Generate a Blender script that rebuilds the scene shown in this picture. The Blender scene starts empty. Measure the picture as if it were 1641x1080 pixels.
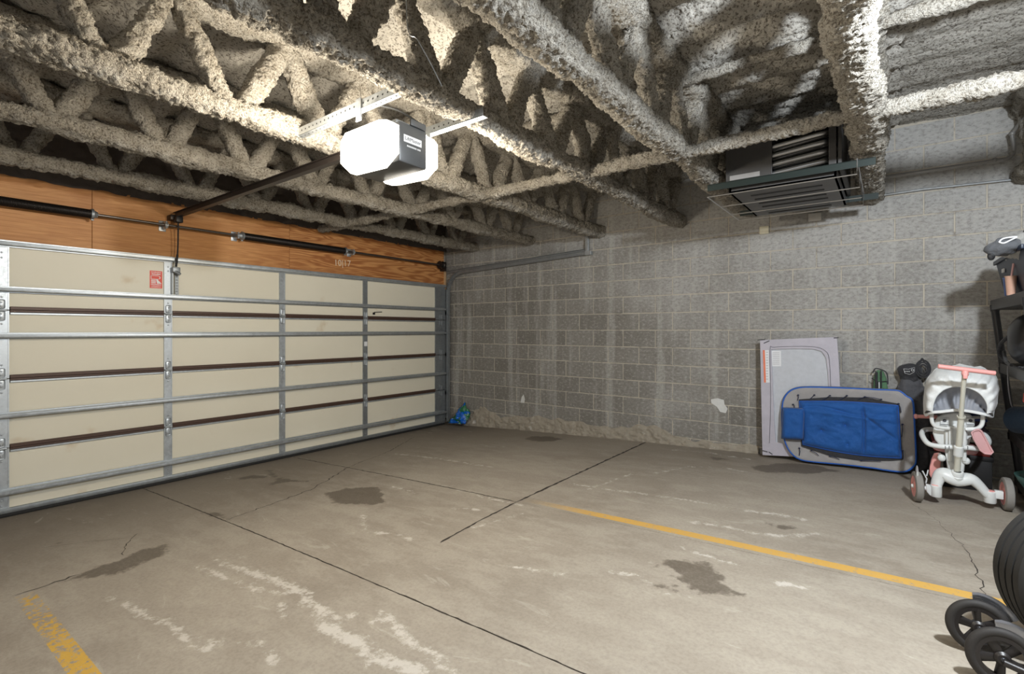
import bpy, bmesh, math, random
import numpy as np
from math import sin, cos, pi, radians, sqrt, atan2
from mathutils import Vector, Matrix, Euler
random.seed(7)
S = bpy.context.scene
COL = S.collection

# ------------------------------------------------------------------ camera, world, lights, exposure
EYE = Vector((5.63, -5.70, 1.485)); YAW = radians(37.08); FPX = 800.0; PCX = 820.5; HZ = 529.0
cd = bpy.data.cameras.new('camera'); cam = bpy.data.objects.new('camera', cd); COL.objects.link(cam)
cam.location = EYE; cam.rotation_euler = (pi/2, 0, YAW)
cd.sensor_width = 36; cd.lens = FPX/1641*36; cd.shift_y = (HZ-540)/1641; cd.clip_start = .02; cd.clip_end = 60
S.camera = cam
W = bpy.data.worlds.new('world'); S.world = W; W.use_nodes = True
W.node_tree.nodes['Background'].inputs[0].default_value = (.96, .94, .92, 1)
W.node_tree.nodes['Background'].inputs[1].default_value = .75  # even ambient fill, added to lift the shadows through the open back
def lamp(name, loc, power, color, size):
    l = bpy.data.lights.new(name, 'POINT'); l.energy = power; l.color = color; l.shadow_soft_size = size
    o = bpy.data.objects.new(name, l); o.location = loc; COL.objects.link(o); return o
lamp('ceiling_lamp_light', (6.40, -3.8, 2.60), 375, (.87, .935, 1.0), .07)
lamp('opener_bulb_light', (3.20, -4.13, 2.50), 64, (1.0, .90, .74), .05)
lamp('opener_bulb_light', (3.42, -3.42, 2.42), 56, (1.0, .90, .74), .05)
vs = S.view_settings
vs.view_transform = 'Standard'; vs.look = 'None'; vs.exposure = 0.0; vs.gamma = 1; vs.use_curve_mapping = False

# ------------------------------------------------------------------ back-projection of photograph points onto real planes
FWD = Vector((-sin(YAW), cos(YAW), 0)); RGT = Vector((cos(YAW), sin(YAW), 0))
def fz(x): return .0577*x-.003*x*x
def ray(px, py): return FWD+RGT*((px-PCX)/FPX)+Vector((0, 0, (HZ-py)/FPX))
def PY(px, py, y):
    r = ray(px, py); return EYE+r*((y-EYE.y)/r.y)
def PX(px, py, x):
    r = ray(px, py); return EYE+r*((x-EYE.x)/r.x)
def PF(px, py):
    r = ray(px, py); z = .15
    for _ in range(40):
        p = EYE+r*((z-EYE.z)/r.z); z = fz(p.x)
    return p

# ------------------------------------------------------------------ numpy noise
def _h(i, j, k, s):
    i = i.astype(np.uint32); j = j.astype(np.uint32); k = k.astype(np.uint32)
    h = i*np.uint32(374761393)+j*np.uint32(668265263)+k*np.uint32(2246822519)+np.uint32(s*974711 & 0xffffffff)
    h = (h ^ (h >> np.uint32(13)))*np.uint32(1274126177); h ^= h >> np.uint32(16)
    return h.astype(np.float64)/4294967295.0
def vnoise(P, s=0):
    I = np.floor(P).astype(np.int64); f = P-I; f = f*f*(3-2*f); r = 0
    for a in (0, 1):
        for b in (0, 1):
            for c in (0, 1):
                w = (f[:, 0] if a else 1-f[:, 0])*(f[:, 1] if b else 1-f[:, 1])*(f[:, 2] if c else 1-f[:, 2])
                r = r+w*_h(I[:, 0]+a, I[:, 1]+b, I[:, 2]+c, s)
    return r*2-1
def fluff(P, k=1.0):
    a = vnoise(P*7, 1)*.013+vnoise(P*19, 2)*.010
    b = (1-np.abs(vnoise(P*48, 3)))**2*.018-.008
    c = vnoise(P*135, 4)*.009+vnoise(P*310, 6)*.006
    return (a+b+c)*k

# ------------------------------------------------------------------ object helpers
def prop(o, label=None, cat=None, group=None, kind=None):
    if label: o['label'] = label
    if cat: o['category'] = cat
    if group: o['group'] = group
    if kind: o['kind'] = kind
    return o
def empty(name, loc=(0, 0, 0), **k):
    o = bpy.data.objects.new(name, None); COL.objects.link(o); o.location = loc; o.empty_display_size = .1
    bpy.context.view_layer.update(); return prop(o, **k)
def link(name, me, mats, parent=None, smooth=None, **k):
    o = bpy.data.objects.new(name, me); COL.objects.link(o)
    for m in (mats if isinstance(mats, (list, tuple)) else [mats]): me.materials.append(m)
    if smooth is not None: me.polygons.foreach_set('use_smooth', [smooth]*len(me.polygons))
    if parent is not None:
        o.parent = parent; o.matrix_parent_inverse = Matrix.Translation(-Vector(parent_world(parent)))
    return prop(o, **k)
def parent_world(p):
    v = Vector(p.location)
    while p.parent: p = p.parent; v = v if p is None else v
    return v if p.parent is None else v
def np_mesh(name, V, F):
    me = bpy.data.meshes.new(name); n = F.shape[1]
    me.vertices.add(len(V)); me.vertices.foreach_set('co', V.astype(np.float32).ravel())
    me.loops.add(F.size); me.loops.foreach_set('vertex_index', F.astype(np.int32).ravel())
    me.polygons.add(len(F)); me.polygons.foreach_set('loop_start', np.arange(0, F.size, n, dtype=np.int32))
    me.polygons.foreach_set('loop_total', np.full(len(F), n, dtype=np.int32)); me.update(calc_edges=True); me.validate(); return me
def grid_faces(nu, nv, wrap_v=False):
    i = np.arange(nu-1)[:, None]; j = np.arange(nv if wrap_v else nv-1)[None, :]; j2 = (j+1) % nv
    a = i*nv+j; b = (i+1)*nv+j; c = (i+1)*nv+j2; d = i*nv+j2
    return np.stack([a, b, c, d], -1).reshape(-1, 4)

class MB:
    """collects solids into one bmesh"""
    def __init__(s): s.b = bmesh.new()
    def _m(s, g, M): bmesh.ops.transform(s.b, matrix=M, verts=g); return s
    def box(s, lo, hi, bev=0, M=None, seg=2):
        lo = Vector(lo); hi = Vector(hi); c = (lo+hi)/2; d = hi-lo
        r = bmesh.ops.create_cube(s.b, size=1, matrix=Matrix.Translation(c) @ Matrix.Diagonal((abs(d.x), abs(d.y), abs(d.z), 1)))
        vs_ = r['verts']
        if bev > 0:
            es = list({e for v in vs_ for e in v.link_edges})
            q = bmesh.ops.bevel(s.b, geom=es, offset=bev, segments=seg, affect='EDGES', profile=.5)
            vs_ = list({v for f in q['faces'] for v in f.verts} | {v for v in vs_ if v.is_valid})
        if M: s._m(vs_, M)
        return s
    def tube(s, pts, r, n=10, cap=True, flat=1.0, closed=False):
        pts = [Vector(p) for p in pts]; rs = r if isinstance(r, (list, tuple)) else [r]*len(pts)
        rings = []; nrm = None; N = len(pts)
        for i, p in enumerate(pts):
            if closed: t = (pts[(i+1) % N]-pts[i-1])
            else: t = (pts[min(i+1, N-1)]-pts[max(i-1, 0)])
            t.normalize()
            if nrm is None: nrm = t.orthogonal().normalized() if abs(t.z) > .95 else Vector((0, 0, 1)).cross(t).normalized()
            nrm = (nrm-t*nrm.dot(t)).normalized(); bn = t.cross(nrm)
            rings.append([s.b.verts.new(p+(nrm*cos(2*pi*k/n)*rs[i]*flat+bn*sin(2*pi*k/n)*rs[i])) for k in range(n)])
        for i in range(N if closed else N-1):
            A = rings[i]; B = rings[(i+1) % N]
            for k in range(n): s.b.faces.new((A[k], A[(k+1) % n], B[(k+1) % n], B[k]))
        if cap and not closed:
            s.b.faces.new(rings[0][::-1]); s.b.faces.new(rings[-1])
        return s
    def lathe(s, prof, c, ax, n=32, closed=False):
        """prof: (axial, radius) pairs around axis ax through c"""
        ax = Vector(ax).normalized(); u = ax.orthogonal().normalized(); v = ax.cross(u); c = Vector(c)
        R = [[s.b.verts.new(c+ax*a+(u*cos(2*pi*k/n)+v*sin(2*pi*k/n))*max(r, 1e-4)) for k in range(n)] for a, r in prof]
        m = len(R)
        for i in range(m if closed else m-1):
            A = R[i]; B = R[(i+1) % m]
            for k in range(n): s.b.faces.new((A[k], A[(k+1) % n], B[(k+1) % n], B[k]))
        return s
    def prism(s, pts, off, bev=0):
        """outline (3-D points) extruded by vector off"""
        off = Vector(off); A = [s.b.verts.new(Vector(p)) for p in pts]; B = [s.b.verts.new(Vector(p)+off) for p in pts]; n = len(A)
        f1 = s.b.faces.new(A); f2 = s.b.faces.new(B[::-1]); fs = [f1, f2]
        for k in range(n): fs.append(s.b.faces.new((A[k], B[k], B[(k+1) % n], A[(k+1) % n])))
        if bev > 0:
            es = list(f1.edges)+list(f2.edges)
            bmesh.ops.bevel(s.b, geom=es, offset=bev, segments=3, affect='EDGES', profile=.5)
        return s
    def ball(s, c, r, n=16):
        r = Vector(r) if hasattr(r, '__len__') else Vector((r, r, r))
        bmesh.ops.create_uvsphere(s.b, u_segments=n, v_segments=max(6, n//2), radius=1, matrix=Matrix.Translation(Vector(c)) @ Matrix.Diagonal((r.x, r.y, r.z, 1))); return s
    def grid(s, fn, nu, nv):
        g = [[s.b.verts.new(Vector(fn(i/nu, j/nv))) for j in range(nv+1)] for i in range(nu+1)]
        for i in range(nu):
            for j in range(nv): s.b.faces.new((g[i][j], g[i+1][j], g[i+1][j+1], g[i][j+1]))
        return s
    def build(s, name, mat, parent=None, smooth=True, ang=40, **k):
        bmesh.ops.recalc_face_normals(s.b, faces=s.b.faces[:])
        for f in s.b.faces: f.smooth = smooth
        if smooth:
            for e in s.b.edges:
                if len(e.link_faces) == 2 and e.calc_face_angle(0) > radians(ang): e.smooth = False
        me = bpy.data.meshes.new(name); s.b.to_mesh(me); s.b.free()
        return link(name, me, mat, parent, **k)
def spline(pts, n=6):
    pts = [Vector(p) for p in pts]; out = []
    for i in range(len(pts)-1):
        p0 = pts[max(i-1, 0)]; p1 = pts[i]; p2 = pts[i+1]; p3 = pts[min(i+2, len(pts)-1)]
        for k in range(n):
            t = k/n; out.append(.5*((2*p1)+(p2-p0)*t+(2*p0-5*p1+4*p2-p3)*t*t+(3*p1-p0-3*p2+p3)*t**3))
    out.append(pts[-1]); return out
def text(name, body, size, M, mat, parent=None, depth=.0006, **k):
    c = bpy.data.curves.new(name, 'FONT'); c.body = body; c.size = size; c.align_x = 'CENTER'; c.align_y = 'CENTER'; c.extrude = depth; c.resolution_u = 3
    o = bpy.data.objects.new(name, c); COL.objects.link(o); bpy.context.view_layer.update()
    me = bpy.data.meshes.new_from_object(o.evaluated_get(bpy.context.evaluated_depsgraph_get()))
    bpy.data.objects.remove(o); me.transform(M); me.materials.clear(); return link(name, me, mat, parent, **k)
def facing(loc, right, upv):
    r = Vector(right).normalized(); n = r.cross(Vector(upv)).normalized(); u = n.cross(r)
    return Matrix.Translation(Vector(loc)) @ Matrix((r, u, n)).transposed().to_4x4()

# ------------------------------------------------------------------ materials
class NT:
    def __init__(s, name):
        s.m = bpy.data.materials.new(name); s.m.use_nodes = True; s.t = s.m.node_tree; s.N = s.t.nodes
        s.p = s.N['Principled BSDF']; s.pos = s.n('ShaderNodeNewGeometry').outputs['Position']
    def n(s, typ, **kw):
        x = s.N.new(typ)
        for k, v in kw.items():
            if k in x.inputs: s.set(x.inputs[k], v)
            else: setattr(x, k, v)
        return x
    def set(s, i, v):
        if isinstance(v, bpy.types.NodeSocket): s.t.links.new(v, i)
        else: i.default_value = (tuple(v)+(1,) if hasattr(v, '__len__') and len(v) == 3 and i.type == 'RGBA' else v)
    def noise(s, scale, detail=4, rough=.6, vec=None, dist=0):
        x = s.n('ShaderNodeTexNoise', Scale=scale, Detail=detail, Roughness=rough, Distortion=dist); s.set(x.inputs['Vector'], vec or s.pos); return x.outputs['Fac']
    def vor(s, scale, vec=None, out='Distance', feature='F1'):
        x = s.n('ShaderNodeTexVoronoi', Scale=scale); x.feature = feature; s.set(x.inputs['Vector'], vec or s.pos); return x.outputs[out]
    def stretch(s, v): 
        x = s.n('ShaderNodeVectorMath', operation='MULTIPLY'); s.set(x.inputs[0], s.pos); x.inputs[1].default_value = v; return x.outputs[0]
    def ramp(s, fac, a, b, lo=0, hi=1):
        x = s.n('ShaderNodeMapRange', clamp=True); x.interpolation_type = 'SMOOTHSTEP'
        s.set(x.inputs[0], fac); x.inputs[1].default_value = a; x.inputs[2].default_value = b; x.inputs[3].default_value = lo; x.inputs[4].default_value = hi; return x.outputs[0]
    def mix(s, f, a, b, mode='MIX'):
        x = s.n('ShaderNodeMix', data_type='RGBA', blend_type=mode); s.set(x.inputs[0], f); s.set(x.inputs[6], a); s.set(x.inputs[7], b); return x.outputs[2]
    def math(s, op, a, b=0.0, c=0.0):
        x = s.n('ShaderNodeMath', operation=op); s.set(x.inputs[0], a); s.set(x.inputs[1], b)
        if op == 'MULTIPLY_ADD': s.set(x.inputs[2], c)
        return x.outputs[0]
    def attr(s, name): return s.n('ShaderNodeAttribute', attribute_name=name).outputs['Fac']
    def col(s, c): s.set(s.p.inputs['Base Color'], c); return s
    def rough(s, r): s.set(s.p.inputs['Roughness'], r); return s
    def metal(s, r=1): s.set(s.p.inputs['Metallic'], r); return s
    def bump(s, h, strength=.5, dist=.01):
        x = s.n('ShaderNodeBump', Strength=strength, Distance=dist); s.set(x.inputs['Height'], h); s.t.links.new(x.outputs[0], s.p.inputs['Normal']); return s
def simple(name, c, rough=.5, metal=0, var=.12, scale=25, bump=0, bscale=200):
    t = NT(name); f = t.noise(scale, 3); c = Vector(c)
    t.col(t.mix(f, tuple(c*(1-var)), tuple(c*(1+var)))).rough(rough).metal(metal)
    if bump: t.bump(t.noise(bscale, 3), bump, .004)
    return t.m
def fabric(name, c, rough=.9, weave=900, crease=.25):
    t = NT(name); f = t.noise(9, 4); c = Vector(c)
    t.col(t.mix(f, tuple(c*.82), tuple(c*1.15))).rough(rough)
    t.p.inputs['Sheen Weight'].default_value = .15
    t.bump(t.math('MULTIPLY_ADD', t.noise(weave, 1), .12, t.noise(22, 4, .6)), crease, .012); return t.m

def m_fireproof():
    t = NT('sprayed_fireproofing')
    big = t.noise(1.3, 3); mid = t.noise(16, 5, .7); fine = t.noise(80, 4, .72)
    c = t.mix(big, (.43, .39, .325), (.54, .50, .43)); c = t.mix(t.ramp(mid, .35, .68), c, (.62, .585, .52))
    pit_shade = t.math('MULTIPLY', t.ramp(fine, .41, .50, 1, 0), t.ramp(mid, .3, .65, 1, .6)); c = t.mix(t.math('MULTIPLY', pit_shade, .84), c, (.12, .095, .068))  # dark flecks: shade of small pits, mixed with dirt, put into the colour
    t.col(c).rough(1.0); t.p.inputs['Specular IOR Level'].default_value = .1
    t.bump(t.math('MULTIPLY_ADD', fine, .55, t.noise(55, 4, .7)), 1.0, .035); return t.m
def m_deckspray():
    t = NT('sprayed_deck')
    big = t.noise(1.1, 3); fine = t.noise(60, 4, .7, t.stretch((1, .8, 1))); c = t.mix(big, (.48, .45, .40), (.60, .575, .52))
    pit_shade = t.ramp(fine, .40, .49, 1, 0); c = t.mix(t.math('MULTIPLY', pit_shade, .80), c, (.11, .09, .07))  # dark dots paint the shade inside small pits of the spray
    t.col(c).rough(1.0); t.p.inputs['Specular IOR Level'].default_value = .1
    t.bump(t.math('MULTIPLY_ADD', t.noise(150, 4, .75), .6, fine), .7, .022); return t.m
def m_block():
    t = NT('concrete_block_face'); oi = t.n('ShaderNodeObjectInfo').outputs['Random']
    xs = t.n('ShaderNodeSeparateXYZ'); t.set(xs.inputs[0], t.pos); x, z = xs.outputs[0], xs.outputs[2]
    base = t.mix(oi, (.165, .152, .133), (.235, .222, .200))
    grain = t.noise(180, 3, .7); base = t.mix(t.ramp(grain, .35, .7), base, t.mix(.35, base, (.36, .345, .31)))
    # paler tone broken by noise, growing up the wall and towards the right end
    wash = t.math('ADD', t.math('MULTIPLY', x, .085), t.math('MULTIPLY', z, .15)); wash = t.math('ADD', wash, t.math('MULTIPLY_ADD', t.noise(.9, 5, .6), 1.3, -.88))
    base = t.mix(t.ramp(wash, .05, .75, 0, .85), base, (.46, .45, .43))
    streak = t.noise(1.0, 4, .6, t.stretch((6.5, 1, .40))); base = t.mix(t.ramp(streak, .50, .66, 0, .45), base, (.50, .49, .46))
    mot = t.noise(26, 6, .72, t.stretch((1, 1, 1.6))); base = t.mix(t.ramp(mot, .40, .50, .42, 0), base, (.17, .158, .142)); base = t.mix(t.ramp(mot, .53, .62, 0, .38), base, (.55, .535, .50)); blot = t.noise(7, 5, .7); base = t.mix(t.ramp(blot, .60, .72, 0, .5), base, (.46, .44, .40))
    dark = t.noise(3.2, 5, .7, dist=.6); base = t.mix(t.ramp(dark, .60, .74, 0, .45), base, (.12, .105, .088))
    t.col(base).rough(.95); t.p.inputs['Specular IOR Level'].default_value = .2
    t.bump(t.math('MULTIPLY_ADD', t.noise(60, 4, .7), .6, grain), .55, .006); return t.m
def m_mortar():
    t = NT('mortar'); xs = t.n('ShaderNodeSeparateXYZ'); t.set(xs.inputs[0], t.pos)
    c = t.mix(t.noise(3, 4), (.42, .375, .31), (.58, .53, .44)); c = t.mix(t.ramp(t.noise(9, 4, .7), .5, .7), c, (.28, .255, .22))
    t.col(c).rough(.95).bump(t.noise(90, 3), .5, .005); return t.m
def m_floor():
    t = NT('garage_concrete')
    n1 = t.noise(.55, 5, .6); n2 = t.noise(3.2, 6, .65, t.stretch((1.0, 2.2, 1))); n3 = t.noise(60, 4, .7)
    xs = t.n('ShaderNodeSeparateXYZ'); t.set(xs.inputs[0], t.pos); x, y = xs.outputs[0], xs.outputs[1]
    c = t.mix(t.ramp(n1, .3, .7), (.275, .236, .190), (.375, .330, .270)); c = t.mix(t.ramp(n2, .40, .64, 0, .45), c, (.46, .415, .345))
    # darker band by the door and along the foot of the wall
    g = t.math('ADD', t.ramp(x, .0, 2.3, .62, 0), t.ramp(y, -1.6, -.1, 0, .35)); g = t.math('MULTIPLY', g, t.ramp(n2, .25, .6, .6, 1))
    c = t.mix(g, c, (.165, .135, .105))
    c = t.mix(t.ramp(n3, .3, .62, .22, 0), c, (.13, .11, .09))
    wisps = t.noise(2.2, 7, .72, t.stretch((.8, 2.6, 1)), 1.2); c = t.mix(t.ramp(wisps, .60, .68, 0, .30), c, (.58, .54, .47))
    en = t.noise(13, 6, .75); en2 = t.noise(45, 4, .7)
    e = t.math('ADD', t.attr('bloom'), t.math('MULTIPLY_ADD', en, .22, -.114)); e = t.math('ADD', e, t.math('MULTIPLY_ADD', en2, .06, -.03))
    c = t.mix(t.ramp(e, -.015, .025, 0, .82), c, (.62, .58, .52))
    o = t.math('ADD', t.attr('oil'), t.math('MULTIPLY_ADD', t.noise(9, 5, .7), .22, -.11))
    of = t.ramp(o, -.008, .03, 0, .80); c = t.mix(t.math('MULTIPLY', of, t.ramp(n3, .3, .6, .70, 1)), c, (.095, .075, .055))
    # yellow bay lines, worn
    def band(v, a, b): return t.math('MULTIPLY', t.ramp(v, a-.002, a+.002), t.ramp(v, b-.002, b+.002, 1, 0))
    wear = t.noise(34, 5, .75)
    y1 = t.math('MULTIPLY', band(y, -2.565, -2.485), t.ramp(x, 3.3, 4.1)); y1 = t.math('MULTIPLY', y1, t.ramp(wear, .33, .44))
    c = t.mix(t.math('MULTIPLY', y1, .9), c, (.62, .36, .07))
    y2 = t.math('MULTIPLY', band(y, -5.195, -5.115), t.ramp(x, 2.0, 2.12)); f2 = t.math('ADD', wear, t.ramp(x, 2.1, 3.2, -.10, .02))
    y2 = t.math('MULTIPLY', y2, t.ramp(f2, .42, .50)); c = t.mix(t.math('MULTIPLY', y2, .9), c, (.64, .38, .05))
    t.col(c); t.rough(t.math('ADD', .82, t.math('MULTIPLY', of, -.25)))
    t.p.inputs['Specular IOR Level'].default_value = .3
    t.bump(t.math('MULTIPLY_ADD', n3, .35, n2), .25, .01); return t.m
def m_plywood():
    t = NT('plywood'); oi = t.n('ShaderNodeObjectInfo').outputs['Random']
    off = t.n('ShaderNodeVectorMath', operation='MULTIPLY_ADD'); t.set(off.inputs[0], t.pos); off.inputs[1].default_value = (1, .28, 2.6)
    cb = t.n('ShaderNodeCombineXYZ'); t.set(cb.inputs[1], t.math('MULTIPLY', oi, 9)); t.set(off.inputs[2], cb.outputs[0])
    n = t.noise(2.3, 3, .45, off.outputs[0], .5); rings = t.math('FRACT', t.math('MULTIPLY', n, 13))
    r = t.math('ABSOLUTE', t.math('SUBTRACT', rings, .5)); w = t.ramp(r, .05, .45)
    fib = t.noise(30, 4, .7, t.stretch((1, .12, 3)))
    ys = t.n('ShaderNodeSeparateXYZ'); t.set(ys.inputs[0], t.pos)
    amt = t.math('MULTIPLY_ADD', t.ramp(ys.outputs[1], -3.4, -2.2), .65, .15)
    c = t.mix(t.ramp(fib, .3, .7), (.50, .215, .065), (.64, .32, .115)); c = t.mix(t.math('MULTIPLY', w, amt), c, (.29, .085, .018))
    c = t.mix(t.ramp(t.noise(1.2, 4), .5, .75, 0, .45), c, (.36, .13, .035))
    k = t.vor(1.7, t.stretch((1, .8, 1.6))); c = t.mix(t.ramp(k, .02, .055, .8, 0), c, (.10, .035, .015))
    t.col(c).rough(.6).bump(fib, .15, .003); return t.m
def m_doorskin():
    t = NT('cream_door_panel'); oi = t.n('ShaderNodeObjectInfo').outputs['Random']
    ys = t.n('ShaderNodeSeparateXYZ'); t.set(ys.inputs[0], t.pos)
    c = t.mix(t.noise(1.4, 4), (.74, .685, .545), (.81, .765, .635)); c = t.mix(oi, c, t.mix(.3, c, (.74, .68, .53)))
    r = t.math('MULTIPLY', t.ramp(t.noise(3.0, 4, .5), .64, .78, 0, .55), 1.0); c = t.mix(r, c, (.50, .33, .15))
    t.col(c).rough(.55).bump(t.noise(300, 2, .5, t.stretch((1, .2, 1))), .12, .002); return t.m
def m_galv(name='galvanised_steel', c=(.52, .55, .57), r=.38):
    t = NT(name); v = t.vor(45, out='Color'); b = t.n('ShaderNodeSeparateColor'); t.set(b.inputs[0], v)
    f = t.math('MULTIPLY_ADD', b.outputs[0], .35, t.math('MULTIPLY', t.noise(8, 4), .6)); c = Vector(c)
    t.col(t.mix(f, tuple(c*.75), tuple(c*1.2))).rough(t.ramp(f, 0, 1, r, r+.18)).metal(.8); return t.m

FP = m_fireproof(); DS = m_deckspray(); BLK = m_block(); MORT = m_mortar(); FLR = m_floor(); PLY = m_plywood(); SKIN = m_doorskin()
GALV = m_galv(); GALVD = m_galv('weathered_galvanised_steel', (.34, .36, .37), .45)
BROWN = simple('brown_painted_rail', (.085, .048, .034), .5, .2)
STEEL = simple('oily_steel', (.16, .14, .125), .38, .9); STEELD = simple('dark_spring_steel', (.045, .038, .034), .42, .8)
BLACKM = simple('black_metal', (.018, .018, .02), .45, .3); BLACKP = simple('black_plastic', (.022, .022, .024), .45)
RUBBER = simple('black_rubber', (.020, .019, .018), .75, bump=.2); GREYRUB = simple('grey_tyre', (.24, .225, .205), .8, bump=.1)
WHITEP = simple('white_plastic', (.72, .735, .72), .35, var=.04); OFFW = simple('off_white_pole', (.60, .585, .50), .35, var=.04)
PINK = simple('pink_plastic', (.80, .36, .33), .42, var=.05); PINKL = simple('pale_pink_plastic', (.74, .43, .43), .45, var=.05)
CANOPY = fabric('white_canopy_cloth', (.74, .75, .735), .8, 700, .5); MESHC = simple('grey_lining', (.33, .34, .37), .8, bump=.2)
LILAC = fabric('lilac_grey_vinyl', (.47, .445, .50), .6, 500, .3); MESHG = simple('pale_mesh', (.52, .535, .57), .8, bump=.3, bscale=900)
TAUPE = fabric('taupe_sling_fabric', (.33, .315, .31), .8, 800, .35); BLUE = fabric('blue_pad', (.003, .080, .31), .75, 600, .7); PIPE = simple('blue_piping', (.01, .10, .45), .5)
GREEN = fabric('green_ripstop', (.085, .19, .095), .75, 500, .8); BLACKF = fabric('black_nylon', (.022, .022, .026), .7, 500, .9); GREYF = fabric('grey_nylon', (.07, .07, .078), .7, 500, .8)
REDST = simple('red_sticker', (.72, .07, .04), .45, var=.03); WHITEI = simple('white_print', (.85, .83, .80), .6, var=.02); PALEI = simple('pale_print', (.72, .72, .72), .6, var=.02)
PAPER = simple('white_label_paper', (.74, .745, .76), .7, var=.04)

# ------------------------------------------------------------------ floor: slabs with worked joints
def poly_sdf(X, Y, pts):
    n = len(pts); d = np.full(X.shape, 1e9); ins = np.zeros(X.shape, bool)
    for i in range(n):
        ax, ay = pts[i][:2]; bx, by = pts[(i+1) % n][:2]; ex, ey = bx-ax, by-ay; L = ex*ex+ey*ey+1e-12
        t = np.clip(((X-ax)*ex+(Y-ay)*ey)/L, 0, 1); d = np.minimum(d, np.hypot(X-ax-t*ex, Y-ay-t*ey))
        ins ^= ((ay > Y) != (by > Y)) & (X < (bx-ax)*(Y-ay)/((by-ay)+1e-12)+ax)
    return np.where(ins, d, -d)
def line_d(X, Y, pts):
    d = np.full(X.shape, 1e9)
    for (ax, ay), (bx, by) in zip([p[:2] for p in pts[:-1]], [p[:2] for p in pts[1:]]):
        ex, ey = bx-ax, by-ay; L = ex*ex+ey*ey+1e-12; t = np.clip(((X-ax)*ex+(Y-ay)*ey)/L, 0, 1)
        d = np.minimum(d, np.hypot(X-ax-t*ex, Y-ay-t*ey))
    return d
OIL = [[(522,790),(552,782),(610,779),(613,790),(618,805),(595,811),(558,808),(534,806)],
       [(271,871),(268,884),(250,897),(220,905),(183,923),(159,925),(107,931),(80,937),(152,908),(189,896),(226,881)],
       [(1061,892),(1097,896),(1134,903),(1178,932),(1163,934),(1200,954),(1156,954),(1119,951),(1101,940),(1072,923),(1090,921),(1075,910),(1048,908)],
       [(1051,938),(1068,933),(1086,938),(1080,945),(1056,944)],
       [(1192,748),(1247,742),(1302,744),(1348,755),(1302,759),(1229,757)],
       [(842,704),(852,699),(878,699),(905,704),(881,708),(852,707)],
       [(424,753),(437,753),(446,765),(495,771),(482,773),(455,773),(424,781),(440,768)],
       [(1229,837),(1258,841),(1284,851),(1247,848)], [(1119,729),(1178,737),(1149,737)], [(80,872),(92,868),(103,868),(92,875),(80,875)],
       [(320,818),(360,825),(365,832),(330,824)], [(372,766),(420,760),(430,764),(380,770)]]
BLOOM = [([(350,899),(405,917),(451,932),(500,951)], .020), ([(400,917),(446,932),(476,946),(500,949),(491,968),(528,985),(560,990)], .022),
         ([(314,908),(360,926),(390,941),(457,951)], .010), ([(165,954),(219,978),(274,1005),(305,1033),(340,1040)], .008),
         ([(451,969),(451,990)], .014), ([(519,1002),(540,1017),(571,1029),(583,1045),(619,1063),(674,1078)], .034), ([(600,996),(613,980),(632,1002),(653,1026),(690,1050),(720,1078)], .018),
         ([(583,826),(586,848)], .006), ([(595,854),(632,855),(659,864)], .010), ([(911,775),(973,784),(1046,793),(1119,804),(1163,812)], .010),
         ([(1046,759),(1101,748),(1156,749),(1211,759)], .006), ([(1105,837),(1163,844),(1214,855),(1266,859),(1309,855)], .012), ([(1200,819),(1247,824),(1284,832)], .020),
         ([(1085,875),(1105,881),(1156,899),(1178,905)], .008), ([(1255,936),(1291,941)], .018), ([(958,914),(1028,923),(1046,947),(1105,956)], .004), ([(1079,721),(1138,726),(1200,736)], .008),
         ([(632,727),(705,735),(790,749)], .010), ([(723,814),(766,817)], .012), ([(629,779),(665,790)], .010), ([(280,1040),(320,1025),(420,1030),(440,1060)], .006),
         ([(700,775),(790,800),(850,812)], .006), ([(760,845),(840,822)], .006), ([(1010,760),(940,785)], .010), ([(800,905),(860,912),(900,920)], .004)]
OILW = [[PF(*p) for p in q] for q in OIL]; BLW = [([PF(*p) for p in q], w) for q, w in BLOOM]
floor = empty('floor', kind='structure')
def slab(x0, x1, y0, y1, st=.022):
    xs = np.linspace(x0, x1, int((x1-x0)/st)+2); ys = np.linspace(y0, y1, int((y1-y0)/st)+2)
    X, Y = np.meshgrid(xs, ys, indexing='ij'); X = X.ravel(); Y = Y.ravel()
    V = np.stack([X, Y, fz(X)], 1); n, m = len(xs), len(ys); F = grid_faces(n, m)
    ring = [i*m for i in range(n)]+[(n-1)*m+j for j in range(1, m)]+[i*m+m-1 for i in range(n-2, -1, -1)]+[j for j in range(m-2, 0, -1)]
    low = V[ring].copy(); low[:, 2] -= .05; k = len(V); r = np.array(ring); q = np.arange(len(ring))+k
    F2 = np.stack([r, q, np.roll(q, -1), np.roll(r, -1)], 1)
    me = np_mesh('slab', np.vstack([V, low]), np.vstack([F, F2]))
    XX = np.concatenate([X, low[:, 0]]); YY = np.concatenate([Y, low[:, 1]])
    oil = np.full(XX.shape, -1.0); bl = np.full(XX.shape, -1.0)
    for p in OILW: oil = np.maximum(oil, poly_sdf(XX, YY, p))
    for p, w in BLW: bl = np.maximum(bl, w-line_d(XX, YY, p))
    for nme, a in (('oil', oil), ('bloom', bl)):
        at = me.attributes.new(nme, 'FLOAT', 'POINT'); at.data.foreach_set('value', a.astype(np.float32))
    link('concrete_slab', me, FLR, floor, smooth=False)
JA, JB, JC = -4.055, -2.605, 3.335
slab(-.02, 8.6, -9.4, JA-.003, .03); slab(-.02, 8.6, JA+.003, JB-.002); slab(-.02, JC-.005, JB+.002, 0); slab(JC+.005, 8.6, JB+.002, 0)
DARKJ = simple('dark_joint_filler', (.035, .026, .02), .9)
MB().box((-.3, -9.4, -.25), (8.6, .2, -.12)).build('subbase', simple('earth_fill', (.03, .025, .02), 1), floor, smooth=False)
b = MB(); 
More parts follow.
